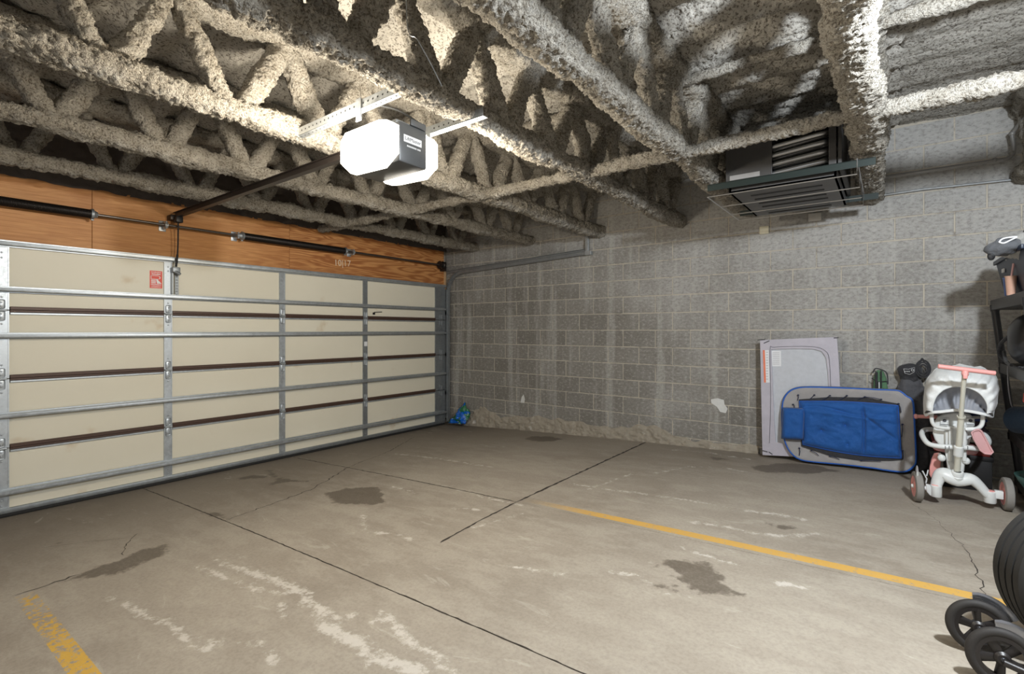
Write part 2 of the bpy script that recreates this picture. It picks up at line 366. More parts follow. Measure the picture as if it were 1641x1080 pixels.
for i in range(40):
    x0 = i*.215; x1 = x0+.215
    for (ya, yb) in ((JA-.01, JA+.01), (JB-.01, JB+.01)): b.prism([(x0, ya, fz(x0)-.012), (x1, ya, fz(x1)-.012), (x1, yb, fz(x1)-.012), (x0, yb, fz(x0)-.012)], (0, 0, -.01))
b.prism([(JC-.01, JB, fz(JC)-.012), (JC+.01, JB, fz(JC)-.012), (JC+.01, 0, fz(JC)-.012), (JC-.01, 0, fz(JC)-.012)], (0, 0, -.01))
b.build('joint_filler', DARKJ, floor, smooth=False)
def crack(pts, w, name='crack', world=False, jit=.012):
    P = [Vector(p) for p in pts] if world else [PF(*p) for p in pts]
    Q = []
    for a, c in zip(P[:-1], P[1:]):
        n = max(1, int((c-a).length/.035))
        for i in range(n):
            q = a.lerp(c, i/n); Q.append(Vector((q.x+random.uniform(-jit, jit), q.y+random.uniform(-jit, jit), 0)))
    Q.append(P[-1].copy()); b = MB(); prev = None
    for i, q in enumerate(Q):
        t = (Q[min(i+1, len(Q)-1)]-Q[max(i-1, 0)]); t.z = 0; t.normalize(); nn = Vector((-t.y, t.x, 0)); ww = w*random.uniform(.35, 1.0)*(.3 if i in (0, len(Q)-1) else 1)
        L = q+nn*ww; R = q-nn*ww; L.z = fz(L.x)+.0012; R.z = fz(R.x)+.0012
        L = b.b.verts.new(L); R = b.b.verts.new(R)
        if prev: b.b.faces.new((prev[0], prev[1], R, L))
        prev = (L, R)
    return b.build(name, DARKJ, floor, smooth=False)
crack([(665,700),(622,724),(560,748)], .005); crack([(560,748),(520,772),(497,785),(440,806),(400,820)], .006); crack([(400,820),(360,835)], .003)
crack([(24,954),(73,938),(128,920)], .007); crack([(219,855),(205,868),(200,880),(198,890)], .003); crack([(205,862),(160,866),(104,872),(70,878)], .002)
crack([(1460,805),(1504,836),(1548,880)], .0016); crack([(1548,880),(1558,904),(1574,935),(1579,962)], .003)
crack([(JC, JB, 0), (3.36, -3.1, 0), (3.40, -3.49, 0)], .010, world=True, jit=.003); crack([(JC, JB+.02, 0), (3.33, -1.2, 0), (3.33, 0, 0)], .013, world=True, jit=.005)
crack([(.1, JA, 0), (5.2, JA, 0)], .0045, world=True, jit=.003); crack([(.2, JB, 0), (JC, JB, 0)], .007, world=True, jit=.005)

# ------------------------------------------------------------------ ceiling deck (sprayed, ribbed) and outer shell
def axis(*segs):
    a = []
    for x0, x1, st in segs: a += list(np.arange(x0, x1-1e-6, st))
    a.append(segs[-1][1]); return np.array(a)
xs = axis((-.05, 3.0, .035), (3.0, 7.0, .013), (7.0, 8.6, .06)); ys = axis((-9.4, -6.2, .08), (-6.2, -4.9, .03), (-4.9, 0.0, .013))
X, Y = np.meshgrid(xs, ys, indexing='ij'); X = X.ravel(); Y = Y.ravel()
P = np.stack([X, Y, np.zeros_like(X)], 1)
rib = np.where(X > 5.7, .2, 1.0)*(.026*np.cos(2*pi*Y/.40)+.012*np.cos(2*pi*Y/.2+1))
Z = 3.31+rib-fluff(P, 1)*np.where(X > 5.62, .35, .75)+vnoise(P*1.6, 9)*.02
me = np_mesh('ceiling', np.stack([X, Y, Z], 1), grid_faces(len(xs), len(ys))[:, ::-1]); link('ceiling', me, DS, smooth=True, kind='structure')
MB().box((-.05, -9.4, 3.40), (8.6, 0, 3.5)).build('ceiling_slab', simple('grey_roof', (.2, .2, .2), .9), smooth=False, kind='structure')
SHELL = simple('plain_concrete_wall', (.30, .285, .26), .95, bump=.3)
MB().box((8.6, -9.4, -.2), (8.8, .2, 3.5)).build('wall_right', SHELL, smooth=False, kind='structure')

# ------------------------------------------------------------------ block wall: every block a part
wall = empty('wall_back', kind='structure')
MB().box((-.3, .004, -.2), (8.7, .2, 3.5)).build('mortar_bed', MORT, wall, smooth=False)
RH, BL, Z0 = .2032, .4064, EYE.z
def blockmesh(w, h, s):
    rr = random.Random(s); b = MB(); b.box((.0050, -.0, .0054), (w-.0050, .03, h-.0054), .003, seg=1)
    for v in b.b.verts: v.co.x += rr.uniform(-.0012, .0012); v.co.z += rr.uniform(-.0012, .0012)
    bmesh.ops.recalc_face_normals(b.b, faces=b.b.faces[:]); me = bpy.data.meshes.new('concrete_block'); b.b.to_mesh(me); b.b.free(); me.materials.append(BLK); return me
BM = [blockmesh(BL, RH, i) for i in range(5)]; HB = blockmesh(BL/2, RH, 9); TH = [blockmesh(BL, .14, 11)]
nb = 0; rest = []
for k in range(-8, 9):
    z = Z0+k*RH; odd = k % 2
    x = -.02 if not odd else -.02-BL/2
    while x < 8.4:
        if k == 8 or x > 6.75: rest.append((x, z)); x += BL; continue
        me = random.choice(BM)
        o = bpy.data.objects.new('concrete_block', me); COL.objects.link(o); o.parent = wall
        o.location = (x, -.001+random.uniform(-.0015, .0015), z); nb += 1
        if x < -.05: o.location.x = x+BL/2; o.data = HB
        x += BL
b = MB()
for x, z in rest: b.box((x+.0055, 0, z+.0055), (x+BL-.0055, .03, z+RH-.0055))
b.build('concrete_blocks', BLK, wall, smooth=False, kind='stuff')
# rubbly parge along the wall foot
xs = np.arange(.42, 4.55, .012); vs_ = np.linspace(0, 1, 34)
U, Vv = np.meshgrid(xs, vs_, indexing='ij'); U = U.ravel(); Vv = Vv.ravel()
PX3 = np.stack([U, U*0, U*0], 1); top = .155+.075*vnoise(PX3*2.1, 21)+.03*vnoise(PX3*9, 22)
top = np.where(U < 1.1, top+.16*np.exp(-((U-.78)/.22)**2), top)*np.clip((U-.38)/.1, 0, 1); top = np.where(U > 2.9, top*np.clip(1.2-(U-2.9)*.42, .4, 1), top)
Zz = fz(U)-.01+Vv*(top+.01); PP = np.stack([U, np.zeros_like(U), Zz], 1)
dep = .032*np.sin(np.clip(Vv, 0, 1)*pi*.5+pi*.5)**.5+.014*vnoise(PP*16, 23)+.008*vnoise(PP*45, 24)
me = np_mesh('parge', np.stack([U, -np.where(Vv > .98, -.004, np.maximum(dep, .002)), Zz], 1), grid_faces(len(xs), 34))
pt = NT('rough_parge'); c = pt.mix(pt.noise(12, 5, .7), (.27, .235, .185), (.47, .42, .34)); c = pt.mix(pt.ramp(pt.noise(5, 5, .7), .6, .68, 0, .8), c, (.66, .64, .60))
pt.col(c).rough(1).bump(pt.noise(70, 4, .7), .9, .012); link('rubble_parge', me, pt.m, wall, smooth=True)
# white paint scuff and small marks on the wall
b = MB()
SC = simple('white_scuff', (.66, .66, .64), .9)
def patch(b, pts, y=-.0045):
    b.prism([PY(px, py, y) for px, py in pts], (0, .002, 0))
patch(b, [(1139,640),(1150,638),(1160,641),(1161,648),(1166,655),(1163,662),(1154,660),(1149,652),(1140,646)])
patch(b, [(836,636),(839,632),(841,640),(840,646),(834,645)])
b.build('paint_scuff', SC, wall, smooth=False)

# ------------------------------------------------------------------ door wall: plywood header, dark pier, sectional door
wl = empty('wall_left', kind='structure')
MB().box((-.25, -9.4, -.2), (-.03, .2, 3.5)).build('masonry', SHELL, wl, smooth=False)
HT = EYE.z+.69
ysm = [-9.4, -5.9, -4.42, PX(464, 400, .02).y, -.06]
for i in range(4):
    MB().box((-.03, ysm[i]+.0015, HT-.02), (.02, ysm[i+1]-.0015, 2.735), .0015, seg=1).build('plywood_sheet', PLY, wl, smooth=False)
MB().box((-.03, -.062, HT-.08), (.035, -.02, 2.46), .002, seg=1).build('jamb_block', simple('pale_lumber', (.50, .32, .17), .7), wl, smooth=False)
# dark sprayed strip above the plywood
yy = np.arange(-6.5, .01, .03); vv = np.linspace(0, 1, 30); A, B = np.meshgrid(yy, vv, indexing='ij'); A = A.ravel(); B = B.ravel()
PP = np.stack([np.zeros_like(A), A, 2.72+B*.62], 1); dx = .03+fluff(PP, .9); DK = simple('dark_spray', (.10, .085, .075), 1, bump=.8, bscale=60)
zz = PP[:, 2]+np.where(B < .05, vnoise(PP*9, 5)*.015, 0)
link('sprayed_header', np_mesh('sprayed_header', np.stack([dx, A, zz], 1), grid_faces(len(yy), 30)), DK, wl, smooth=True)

door = empty('door_1', (.05, -2.55, 0), kind='structure')
ST = [-4.978, -3.850, -2.7095, -1.5685]; Y0, Y1 = -5.03, -.075
secz = [.035, EYE.z-.935, EYE.z-.385, EYE.z+.158, EYE.z+.675]
edges = [Y0+.06, ST[1], ST[2], ST[3], -.26]
for s in range(4):
    za, zb = secz[s], secz[s+1]
    for k in range(4):
        MB().box((.0, edges[k], za+.003), (.042, edges[k+1], zb-.003), .002, seg=1).build('door_panel', SKIN, door, smooth=False)
    for k, y in enumerate([None]+ST[1:]+[None]):
        if k == 0: a, c = Y0, Y0+.085
        elif k == 4: a, c = -.283, Y1
        else: a, c = y-.034, y+.034
        bb = MB(); bb.box((.0, a, za+.004), (.055, c, zb-.004), .002, seg=1)
        bb.box((.055, a, za+.004), (.0585, a+.008, zb-.004)); bb.box((.055, c-.008, za+.004), (.0585, c, zb-.004))
        for h in (.12, .2, .8, .88):
            zc = za+(zb-za)*h; bb.ball((.0565, (a+c)/2, zc), (.004, .007, .007), 8)
        bb.build('stile', GALV if k < 3 else GALVD, door)
for s in (1, 2, 3):
    z = secz[s]
    for k in range(4):
        a = edges[k]+(.03 if k == 0 else .036); c = edges[k+1]-(.036 if k < 3 else .022)
        bb = MB(); bb.box((.042, a, z+.004), (.066, c, z+.030), .002, seg=1); bb.box((.042, a, z-.014), (.060, c, z+.002), .002, seg=1)
        bb.build('brown_rail', BROWN, door, smooth=False)
        MB().box((.042, a, z-.034), (.056, c, z-.016), .003, seg=1).build('edge_rail', GALV, door, smooth=False)
        # rust-darkened rail ends are clipped by hinges below
def strut(z, h, name='strut', d=.055):
    bb = MB(); bb.box((.060, Y0, z-h*.30), (.060+d, Y1-.02, z+h*.30), .004); bb.box((.058, Y0, z-h*.5), (.064, Y1-.02, z+h*.5), .001, seg=1)
    bb.box((.060+d-.002, Y0, z+h*.18), (.060+d+.004, Y1-.02, z+h*.30), .001, seg=1)
    return bb.build(name, GALV, door)
for z, h in ((EYE.z+.322, .050), (EYE.z-.045, .050), (EYE.z-.675, .050), (EYE.z-1.28, .058)): strut(z, h)
strut(EYE.z+.685, .055, 'top_strut', .05)
bb = MB(); bb.box((.0, Y0, .036), (.07, Y1, .075), .004); bb.build('bottom_rail', GALVD, door)
MB().box((.005, Y0, .004), (.06, Y1, .037), .01).build('bottom_seal', RUBBER, door)
for s in (1, 2, 3):
    for y in ST[1:]+[-.17, Y0+.04]:
        z = secz[s]; bb = MB()
        bb.box((.056, y-.022, z-.085), (.061, y+.022, z-.008), .012, seg=2); bb.box((.056, y-.022, z+.010), (.061, y+.022, z+.085), .012, seg=2)
        bb.tube([(.068, y-.03, z), (.068, y+.03, z)], .008, 10)
        for dz in (-.06, -.03, .03, .06): bb.ball((.063, y, z+dz), (.004, .006, .006), 8)
        bb.build('hinge', GALV if y < -1 else GALVD, door)
# red sticker with its emblem
c0 = PX(250, 448, .0425); stk = MB().box((.042, c0.y-.051, c0.z-.083), (.0434, c0.y+.051, c0.z+.083)).build('sticker', REDST, door, smooth=False, label='red maker sticker')
def dm(y, z, x=.0438): return facing((x, y, z), (0, 1, 0), (0, 0, 1))
def dt(body, dz, size): text('sticker_lettering', body, size, dm(c0.y, c0.z+dz), WHITEI, stk, .0003)
bp = MB(); rr = random.Random(11)
for dz, h, w in ((.070, .0075, .040), (.052, .0115, .036), (-.048, .008, .041), (-.061, .004, .038), (-.072, .005, .040)):
    y = -w
    while y < w: g = rr.uniform(.003, .0055); bp.box((.0436, c0.y+y, c0.z+dz-h/2), (.0440, c0.y+min(y+g, w), c0.z+dz+h/2*rr.choice((1, 1, .6)))); y += g+.0016
bp.build('sticker_small_print', WHITEI, stk, smooth=False)
b = MB()
def sb(y0, z0, y1, z1): b.box((.0436, c0.y+y0, c0.z+z0), (.0441, c0.y+y1, c0.z+z1))
sb(-.042, .034, .020, .038); sb(-.042, .004, -.038, .038); sb(-.042, .002, .020, .006)
for q in range(9):
    a0 = -pi/2+pi*q/9; a1 = -pi/2+pi*(q+1)/9; y0, z0, y1, z1 = .020+.016*cos(a0), .020+.016*sin(a0), .020+.016*cos(a1), .020+.016*sin(a1)
    b.prism([(.0436, c0.y+y0, c0.z+z0), (.0436, c0.y+y0*.8+.0, c0.z+z0), (.0436, c0.y+y1*.8, c0.z+z1), (.0436, c0.y+y1, c0.z+z1)], (.0005, 0, 0))
for q in range(5): sb(-.040, -.008-q*.0075, -.002, -.0035-q*.0075)
b.prism([(.0436, c0.y+.000, c0.z+.004), (.0436, c0.y+.010, c0.z+.004), (.0436, c0.y+.046, c0.z-.038), (.0436, c0.y+.008, c0.z-.038)], (.0005, 0, 0))
b.build('sticker_emblem', WHITEI, stk, smooth=False)
# lock slot and pale tag on the fourth stile
q = PX(603, 502, .043); b = MB(); b.box((.043, q.y-.06, q.z-.02), (.046, q.y-.02, q.z+.01), .001, seg=1); b.tube([(.05, q.y-.04, q.z+.012), (.05, q.y+.09, q.z+.02)], .005, 8); b.build('lock_bar', BLACKM, door)
q = PX(586, 551, .0587); MB().box((.0585, q.y-.025, q.z-.03), (.0595, q.y+.025, q.z+.03)).build('tag', PAPER, door, smooth=False)
# opener bracket on top of the second stile
q = PX(279, 432, .06); b = MB(); b.box((.058, q.y-.028, q.z-.24), (.075, q.y-.008, q.z-.02), .002, seg=1); b.box((.058, q.y+.006, q.z-.26), (.062, q.y+.040, q.z+.02), .002, seg=1)
for i in range(9): b.ball((.063, q.y+.022, q.z-.24+i*.028), (.003, .008, .006), 8)
b.box((.06, q.y-.03, q.z-.03), (.12, q.y+.035, q.z+.02), .006); b.tube([(.10, q.y-.02, q.z-.01), (.13, q.y+.03, q.z-.05)], .014, 10); b.build('opener_bracket', GALVD, door)
# chalked date
t0 = PX(549, 422, .0215); text('chalk_date', '10|17', .11, facing((.0212, t0.y, t0.z), (0, 1, .05), (0, 0, 1)), simple('chalk', (.75, .62, .48), .9), wl, .0003)

# ------------------------------------------------------------------ torsion shaft, springs
TX = .115; TZ = EYE.z+1.005
def ty(px): return PX(px, 400, TX).y
ts = empty('torsion_shaft', (TX, ty(265), TZ), label='steel torsion shaft with two dark coil springs, above the garage door', cat='torsion bar')
MB().tube([(TX, -5.35, TZ), (TX, -.14, TZ)], .0127, 12).build('shaft', STEEL, ts)
def spring(ya, yb, r=.036):
    w = .0085; n = int((yb-ya)/w); pts = []
    for i in range(n*10+1): a = 2*pi*i/10; pts.append((TX+r*cos(a), ya+(yb-ya)*i/(n*10), TZ+r*sin(a)))
    MB().tube(pts, .0042, 5).build('spring', STEELD, ts)
    for y, nm in ((ya, 'cone'), (yb, 'cone')):
        b = MB(); b.lathe([(-.012, .02), (-.012, .045), (.006, .048), (.012, .034), (.035, .024), (.035, .012)], (TX, y, TZ), (0, 1 if y == yb else -1, 0), 20); b.box((TX-.008, y-.01, TZ-.055), (TX+.008, y+.01, TZ-.03), .002); b.build(nm, GALVD, ts)
spring(-5.30, ty(148)); spring(ty(388), ty(553))
def bearing(y):
    b = MB(); b.box((.02, y-.03, TZ-.05), (.026, y+.03, TZ+.05), .004); b.box((.02, y-.004, TZ-.035), (TX+.02, y+.004, TZ+.035), .008)
    b.lathe([(-.012, .013), (-.012, .030), (.012, .030), (.012, .013)], (TX, y, TZ), (0, 1, 0), 16)
    for k in range(6): a = k*pi/3; b.ball((TX+.034*cos(a), y, TZ+.034*sin(a)), .007, 8)
    b.build('bearing_plate', GALV, ts)
bearing(ty(266)); bearing(ty(566)); bearing(ty(386)-.03)
b = MB(); b.box((.03, -.16, TZ-.09), (.15, -.135, TZ+.05), .004); b.lathe([(-.03, .014), (-.03, .06), (-.02, .05), (.02, .05), (.03, .06), (.03, .014)], (TX, -.22, TZ), (0, 1, 0), 20); b.build('end_drum', STEELD, ts)

# ------------------------------------------------------------------ door track on the right
tk = empty('door_track', (.12, -.05, 1.2), label='steel garage door track rising in the corner and curving back along the block wall', cat='track')
def rail(pts, w=.05):
    b = MB(); P = [Vector(p) for p in pts]; sec = [(-.025, 0), (-.025, .03), (-.021, .03), (-.021, .004), (.021, .004), (.021, .03), (.025, .03), (.025, 0)]
    rings = []
    for i, p in enumerate(P):
        t = (P[min(i+1, len(P)-1)]-P[max(i-1, 0)]).normalized(); nn = Vector((-t.z, 0, t.x))
        rings.append([b.b.verts.new(p+nn*u+Vector((0, -v, 0))) for u, v in sec])
    for A, B_ in zip(rings[:-1], rings[1:]):
        for k in range(8): b.b.faces.new((A[k], A[(k+1) % 8], B_[(k+1) % 8], B_[k]))
    b.b.faces.new(rings[0]); b.b.faces.new(rings[-1][::-1]); return b
pa = PY(727, 437, -.07); pe = PY(938, 405, -.07)
R = .30; pts = [(.115, -.045, .05), (.115, -.045, pa.z-R)]
for i in range(1, 9): a = pi*(1-i/16); pts.append((.115+R+R*cos(a), -.045, pa.z-R+R*sin(a)))
pts.append((pe.x, -.045, pe.z)); rail(pts).build('track', GALVD, tk)
pts2 = [(.06, -.05, pa.z+.012), (pe.x*.5, -.05, pa.z*.5+pe.z*.5+.035), (pe.x, -.05, pe.z+.03)]
b = MB()
b.prism([(.06, -.04, pa.z+.00), (pe.x, -.04, pe.z+.0), (pe.x, -.04, pe.z+.05), (.06, -.04, pa.z+.035)], (0, -.004, 0)); b.prism([(.06, -.04, pa.z+.031), (pe.x, -.04, pe.z+.046), (pe.x, -.04, pe.z+.05), (.06, -.04, pa.z+.035)], (0, -.035, 0))
b.build('stiffening_angle', GALVD, tk, smooth=False)
b = MB(); b.box((.03, -.06, .1), (.10, -.035, pa.z-.25), .003); b.build('track_angle', GALVD, tk, smooth=False)
hz = MB(); hx = pe.x+.02; hz.box((hx-.02, -.07, pe.z-.02), (hx+.02, -.045, 2.78), .002, seg=1); hz.box((hx-.03, -.075, pe.z-.03), (hx+.06, -.02, pe.z+.02), .002, seg=1); hz.build('track_hanger', GALV, tk, smooth=False)
for z in (.5, 1.1, 1.75): MB().box((.0, -.06, z-.03), (.12, -.03, z+.03), .003).build('track_bracket', GALVD, tk)
cr = PF(712, 678)

# ------------------------------------------------------------------ fireproofed bar joists
def ftube(p0, p1, ra, rb, st, seed, k=1.0, wob=.02, ends=True):
    """lumpy sprayed limb from p0 to p1, cross-section half-sizes ra (horizontal) and rb (across)"""
    p0 = np.array(p0, float); p1 = np.array(p1, float); d = p1-p0; L = np.linalg.norm(d); d /= L
    h = np.array([1., 0, 0]) if abs(d[0]) < .9 else np.array([0, 1., 0]); h -= d*(h@d); h /= np.linalg.norm(h); v = np.cross(d, h)
    nu = max(4, int(L/st)); nv = max(12, int(2*pi*(ra+rb)/2/st)); u = np.linspace(0, L, nu); a = np.linspace(0, 2*pi, nv, endpoint=False)
    U, A = np.meshgrid(u, a, indexing='ij'); U = U.ravel(); A = A.ravel(); ca, sa = np.cos(A), np.sin(A)
    q = (np.abs(ca)**2.6+np.abs(sa)**2.6)**(-1/2.6)
    base = p0+U[:, None]*d; nrm = ca[:, None]*h+sa[:, None]*v
    thick = 1+.16*vnoise(np.stack([U*3.1, U*0+seed, U*0], 1), seed)
    Pt = base+(ca*q*ra*thick)[:, None]*h+(sa*q*rb*thick)[:, None]*v
    Pt = Pt+nrm*fluff(Pt, k)[:, None]
    w = vnoise(np.stack([U*1.7, U*0+seed*3.3, U*0], 1), seed+5)*wob; Pt = Pt+w[:, None]*h
    F = grid_faces(nu, nv, True); return Pt, F
def fobj(name, parts, parent, **k):
    V = []; F = []; o = 0
    for P_, F_ in parts: V.append(P_); F.append(F_+o); o += len(P_)
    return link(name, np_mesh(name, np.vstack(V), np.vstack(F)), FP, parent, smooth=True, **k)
JX = [.64, 1.64, 2.68, 3.71, 4.46, 5.51, 6.50]
JL = ['sprayed bar joist nearest the garage door', 'second sprayed bar joist in from the garage door', 'sprayed bar joist carrying the door end of the opener hanger',
      'sprayed bar joist directly over the light of the garage opener', 'sprayed bar joist ending at the left side of the unit heater',
      'broad white sprayed bar joist ending at the right side of the unit heater', 'sprayed bar joist overhead beyond the right edge of the heater bay']
NOD = [-5.7+1.30+.57*k for k in range(-4, 8)]
for ji, x in enumerate(JX):
    near = ji in (3, 4, 5); mid = ji in (2,); st = .0085 if near else (.012 if mid else .017); ye = -6.6 if ji < 6 else -6.0
    if ji == 6: st = .03
    J = empty('bar_joist', (x, -3, 2.66), label=JL[ji], cat='joist')
    fobj('bottom_chord', [ftube((x, -.0, 2.725), (x, ye, 2.725), .082, .060, st, ji+1)], J)
    fobj('top_chord', [ftube((x, -.0, 3.245), (x, ye, 3.245), .10, .062, st*1.3, ji+20)], J)
    for n, y in enumerate(NOD):
        if y < ye+.2 or y > -.05: continue
        for sgn in (-1, 1):
            yt = y+sgn*.285
            if yt > -.02: yt = -.02
            dd = random.uniform(-.02, .02)
            fobj('web_bar', [ftube((x, y+sgn*.03+dd, 2.74), (x, yt+dd, 3.24), .058 if near else .055, .058 if near else .055, st*1.1, ji*37+n*2+sgn+50, .9, .012)], J)
# cross bridging
br = empty('joist_bridging', (3.5, -2.24, 2.70), label='sprayed horizontal bridging bar running across under all the joists', cat='bridging')
fobj('lower_bar', [ftube((.1, -2.24, 2.715), (8.4, -2.24, 2.715), .040, .040, .011, 77, .8)], br); fobj('upper_bar', [ftube((.1, -2.24, 3.20), (8.4, -2.24, 3.20), .035, .035, .02, 78, .8)], br)
# loose hanging wire
w0 = PY(652, 33, -4.3); wt = Vector((w0.x, w0.y, 3.30)); w1 = PY(708, 138, -4.3)
b = MB().tube(spline([wt, w0, PY(668, 62, -4.3), PY(688, 98, -4.3), w1], 5), .0022, 6); b.build('hanging_wire', GALV, label='thin loose wire hanging in the joist above the garage opener', cat='wire')

# ------------------------------------------------------------------ garage door opener
OY = -3.80
op = empty('garage_opener', (3.3, OY, 2.55), label='garage door opener with a dark body and two glowing white lamp covers', cat='garage opener')
DG = simple('charcoal_plastic', (.075, .078, .08), .4)
lt = NT('lit_lens'); lt.col((.9, .88, .82)); lt.p.inputs['Emission Color'].default_value = (1, .93, .80, 1); lt.p.inputs['Emission Strength'].default_value = 5.0; LENS = lt.m
oz0, oz1 = EYE.z+.90, EYE.z+1.13; ox0, ox1 = 3.10, 3.53
ym = OY
MB().box((ox0+.02, ym-.125, oz0+.01), (ox1, ym+.075, oz1), .012).build('motor_housing', DG, op)
MB().box((ox0+.10, ym-.08, oz1-.005), (ox1-.08, ym+.06, oz1+.045), .006).build('top_bracket', GALVD, op)
def lens(ya, yb, name='lamp_cover'):
    # chamfered cover bulging away from the body
    s = 1 if yb > ya else -1; m = ya+(yb-ya)*.45
    prof = [(ox0, oz0+.05), (ox0+.06, oz0+.0), (ox1-.10, oz0-.01), (ox1, oz0+.05), (ox1+.0, oz1-.03), (ox1-.05, oz1), (ox0+.05, oz1), (ox0, oz1-.05)]
    cxm = (ox0+ox1)/2; czm = (oz0+oz1)/2; b = MB(); rings = []
    for (y, k) in ((ya, 1.0), (m, 1.0), (ya+(yb-ya)*.85, .90), (yb, .76)): rings.append([b.b.verts.new((cxm+(px-cxm)*k, y, czm+(pz-czm)*k)) for px, pz in prof])
    for A, B_ in zip(rings[:-1], rings[1:]):
        for i in range(8): b.b.faces.new((A[i], A[(i+1) % 8], B_[(i+1) % 8], B_[i]))
    b.b.faces.new(rings[0]); b.b.faces.new(rings[-1][::-1]); return b.build(name, LENS, op, ang=20)
lens(ym-.127, ym-.225); lens(ym+.077, ym+.20)
tm = facing((ox1+.0015, ym-.03, oz1-.085), (0, 1, 0), (0, 0, 1))
pl = MB().box((ox1-.001, ym-.095, oz1-.105), (ox1+.0012, ym+.035, oz1-.065), .001, seg=1).build('name_plate', PALEI, op, smooth=False)
text('lettering', 'LiftMaster', .028, tm, DG, pl, .0004); bp = MB()
for k in range(11): bp.box((ox1+.0005, ym-.072+k*.0088+(.004 if k > 7 else 0), oz1-.128), (ox1+.0012, ym-.066+k*.0088+(.004 if k > 7 else 0), oz1-.119))
bp.build('small_print', PALEI, op, smooth=False)
b = MB(); b.box((ox1-.005, ym-.05, oz1-.005), (ox1+.01, ym+.06, oz1+.03), .003); b.tube(spline([(3.3, ym-.2, oz1+.13), (3.42, ym-.05, oz1+.11), (3.5, ym+.06, oz1+.04)], 5), .006, 6); b.build('cord_and_cap', DG, op)
zr = oz1-.035
b = MB(); b.box((.09, ym-.022, zr-.004), (ox0+.10, ym+.022, zr+.004)); b.box((.09, ym-.006, zr), (ox0+.10, ym+.006, zr+.045)); b.box((.09, ym-.022, zr+.04), (ox0+.10, ym+.022, zr+.046))
b.build('rail', simple('brown_black_rail', (.045, .036, .032), .4, .5), op, smooth=False)
b = MB(); b.box((.02, ym-.05, zr-.03), (.12, ym+.05, zr+.02), .004); b.lathe([(-.01, .008), (-.01, .035), (.01, .035), (.01, .008)], (.13, ym, zr-.02), (0, 1, 0), 18); b.build('header_bracket', STEELD, op)
b = MB(); q = PX(287, 425, .12); b.box((.13, ym-.03, zr-.06), (.20, ym+.03, zr-.003), .006); b.tube([(.16, ym, zr-.05), (.14, ym+.005, zr-.26), (.13, ym, q.z+.02)], .007, 8); b.tube([(.14, ym, q.z+.10), (.135, ym-.01, q.z-.02)], .010, 8); b.build('door_arm', BLACKM, op)
def angle_iron(name, y, xa, xb, z, lab, holes=True):
    E_ = empty(name, ((xa+xb)/2, y, z), label=lab, cat='bracket')
    b = MB(); b.box((xa, y, z-.0), (xb, y+.003, z+.045)); b.box((xa, y, z), (xb, y+.045, z+.003)); b.build('steel_angle', GALV, E_, smooth=False)
    b = MB(); n = int((xb-xa)/.04)
    for i in range(n):
        xx = xa+.02+i*.04; b.lathe([(0, .0001), (0, .0055)], (xx, y-.0008, z+.022), (0, 1, 0), 8); b.lathe([(0, .0001), (0, .0055)], (xx, y+.022, z-.0008), (0, 0, 1), 8)
    b.build('punched_holes', BLACKM, E_, smooth=False, kind='stuff')
    return E_
ha = angle_iron('hanger_angle', -4.06, 2.62, 3.76, EYE.z+1.185, 'perforated steel angle hung under two joists, on the door side of the lamp')
hb = angle_iron('hanger_angle', -3.60, 3.0, 3.84, EYE.z+1.185, 'short perforated steel angle behind the opener, touching the joist')
MB().box((3.34, -4.065, oz1-.01), (3.385, -4.058, EYE.z+1.24), .001, seg=1).build('drop_strap', GALV, ha, smooth=False)
MB().box((3.40, -3.605, oz1-.01), (3.43, -3.598, EYE.z+1.22), .001, seg=1).build('drop_strap', GALV, hb, smooth=False)

# ------------------------------------------------------------------ unit heater between the joists
HM = simple('heater_enamel', (.055, .052, .050), .5, .2); HD = simple('heater_dark', (.012, .012, .012), .6); HG = simple('dark_green_angle', (.010, .018, .015), .5, .3)
TUBE = simple('aluminised_tube', (.50, .50, .50), .28, .95)
ht = empty('unit_heater', (5.0, -1.3, 2.75), label='grey gas unit heater hung between two joists by the block wall', cat='heater')
hx0, hx1 = 4.62, 5.37; hy0, hy1 = -1.62, -.62; hzb = EYE.z+1.13
fx = PY(1237, 260, hy0).x
b = MB(); b.box((hx0, hy0, hzb), (fx, hy0+.02, hzb+.33), .003); b.build('front_cover', HM, ht, smooth=False)
b = MB(); b.box((hx0, hy1-.02, hzb), (hx1, hy1, hzb+.33)); b.box((hx0, hy0+.02, hzb), (hx0+.02, hy1-.02, hzb+.33)); b.box((hx1-.02, hy0, hzb), (hx1, hy1-.02, hzb+.33)); b.box((hx0+.02, hy0+.02, hzb+.31), (hx1-.02, hy1-.02, hzb+.33)); b.box((fx, hy0+.24, hzb), (hx1-.02, hy0+.26, hzb+.31)); b.build('cabinet', HM, ht, smooth=False)
for i in range(4):
    z = hzb+.045+i*.066; MB().tube(spline([(fx-.02, hy0+.05, z-.015), (hx1-.16, hy0+.05, z+.01), (hx1-.09, hy0+.07, z+.02), (hx1-.08, hy0+.13, z+.03), (hx1-.16, hy0+.17, z+.03), (fx-.02, hy0+.18, z)], 5), .020, 12).build('exchanger_tube', TUBE, ht)
MB().box((hx1-.075, hy0-.002, hzb+.0), (hx1-.03, hy0+.03, hzb+.32), .003).build('corner_post', HM, ht, smooth=False)
pl = PY(1198, 278, hy0); MB().box((hx0+.03, hy0-.002, hzb+.02), (hx0+.24, hy0, hzb+.055)).build('rating_plate', simple('dull_plate', (.26, .25, .24), .5), ht, smooth=False)
b = MB(); b.box((4.50, hy0-.06, hzb-.05), (5.56, hy0-.054, hzb)); b.box((4.50, hy0-.06, hzb-.006), (5.56, hy0, hzb)); b.build('support_angle', HG, ht, smooth=False)
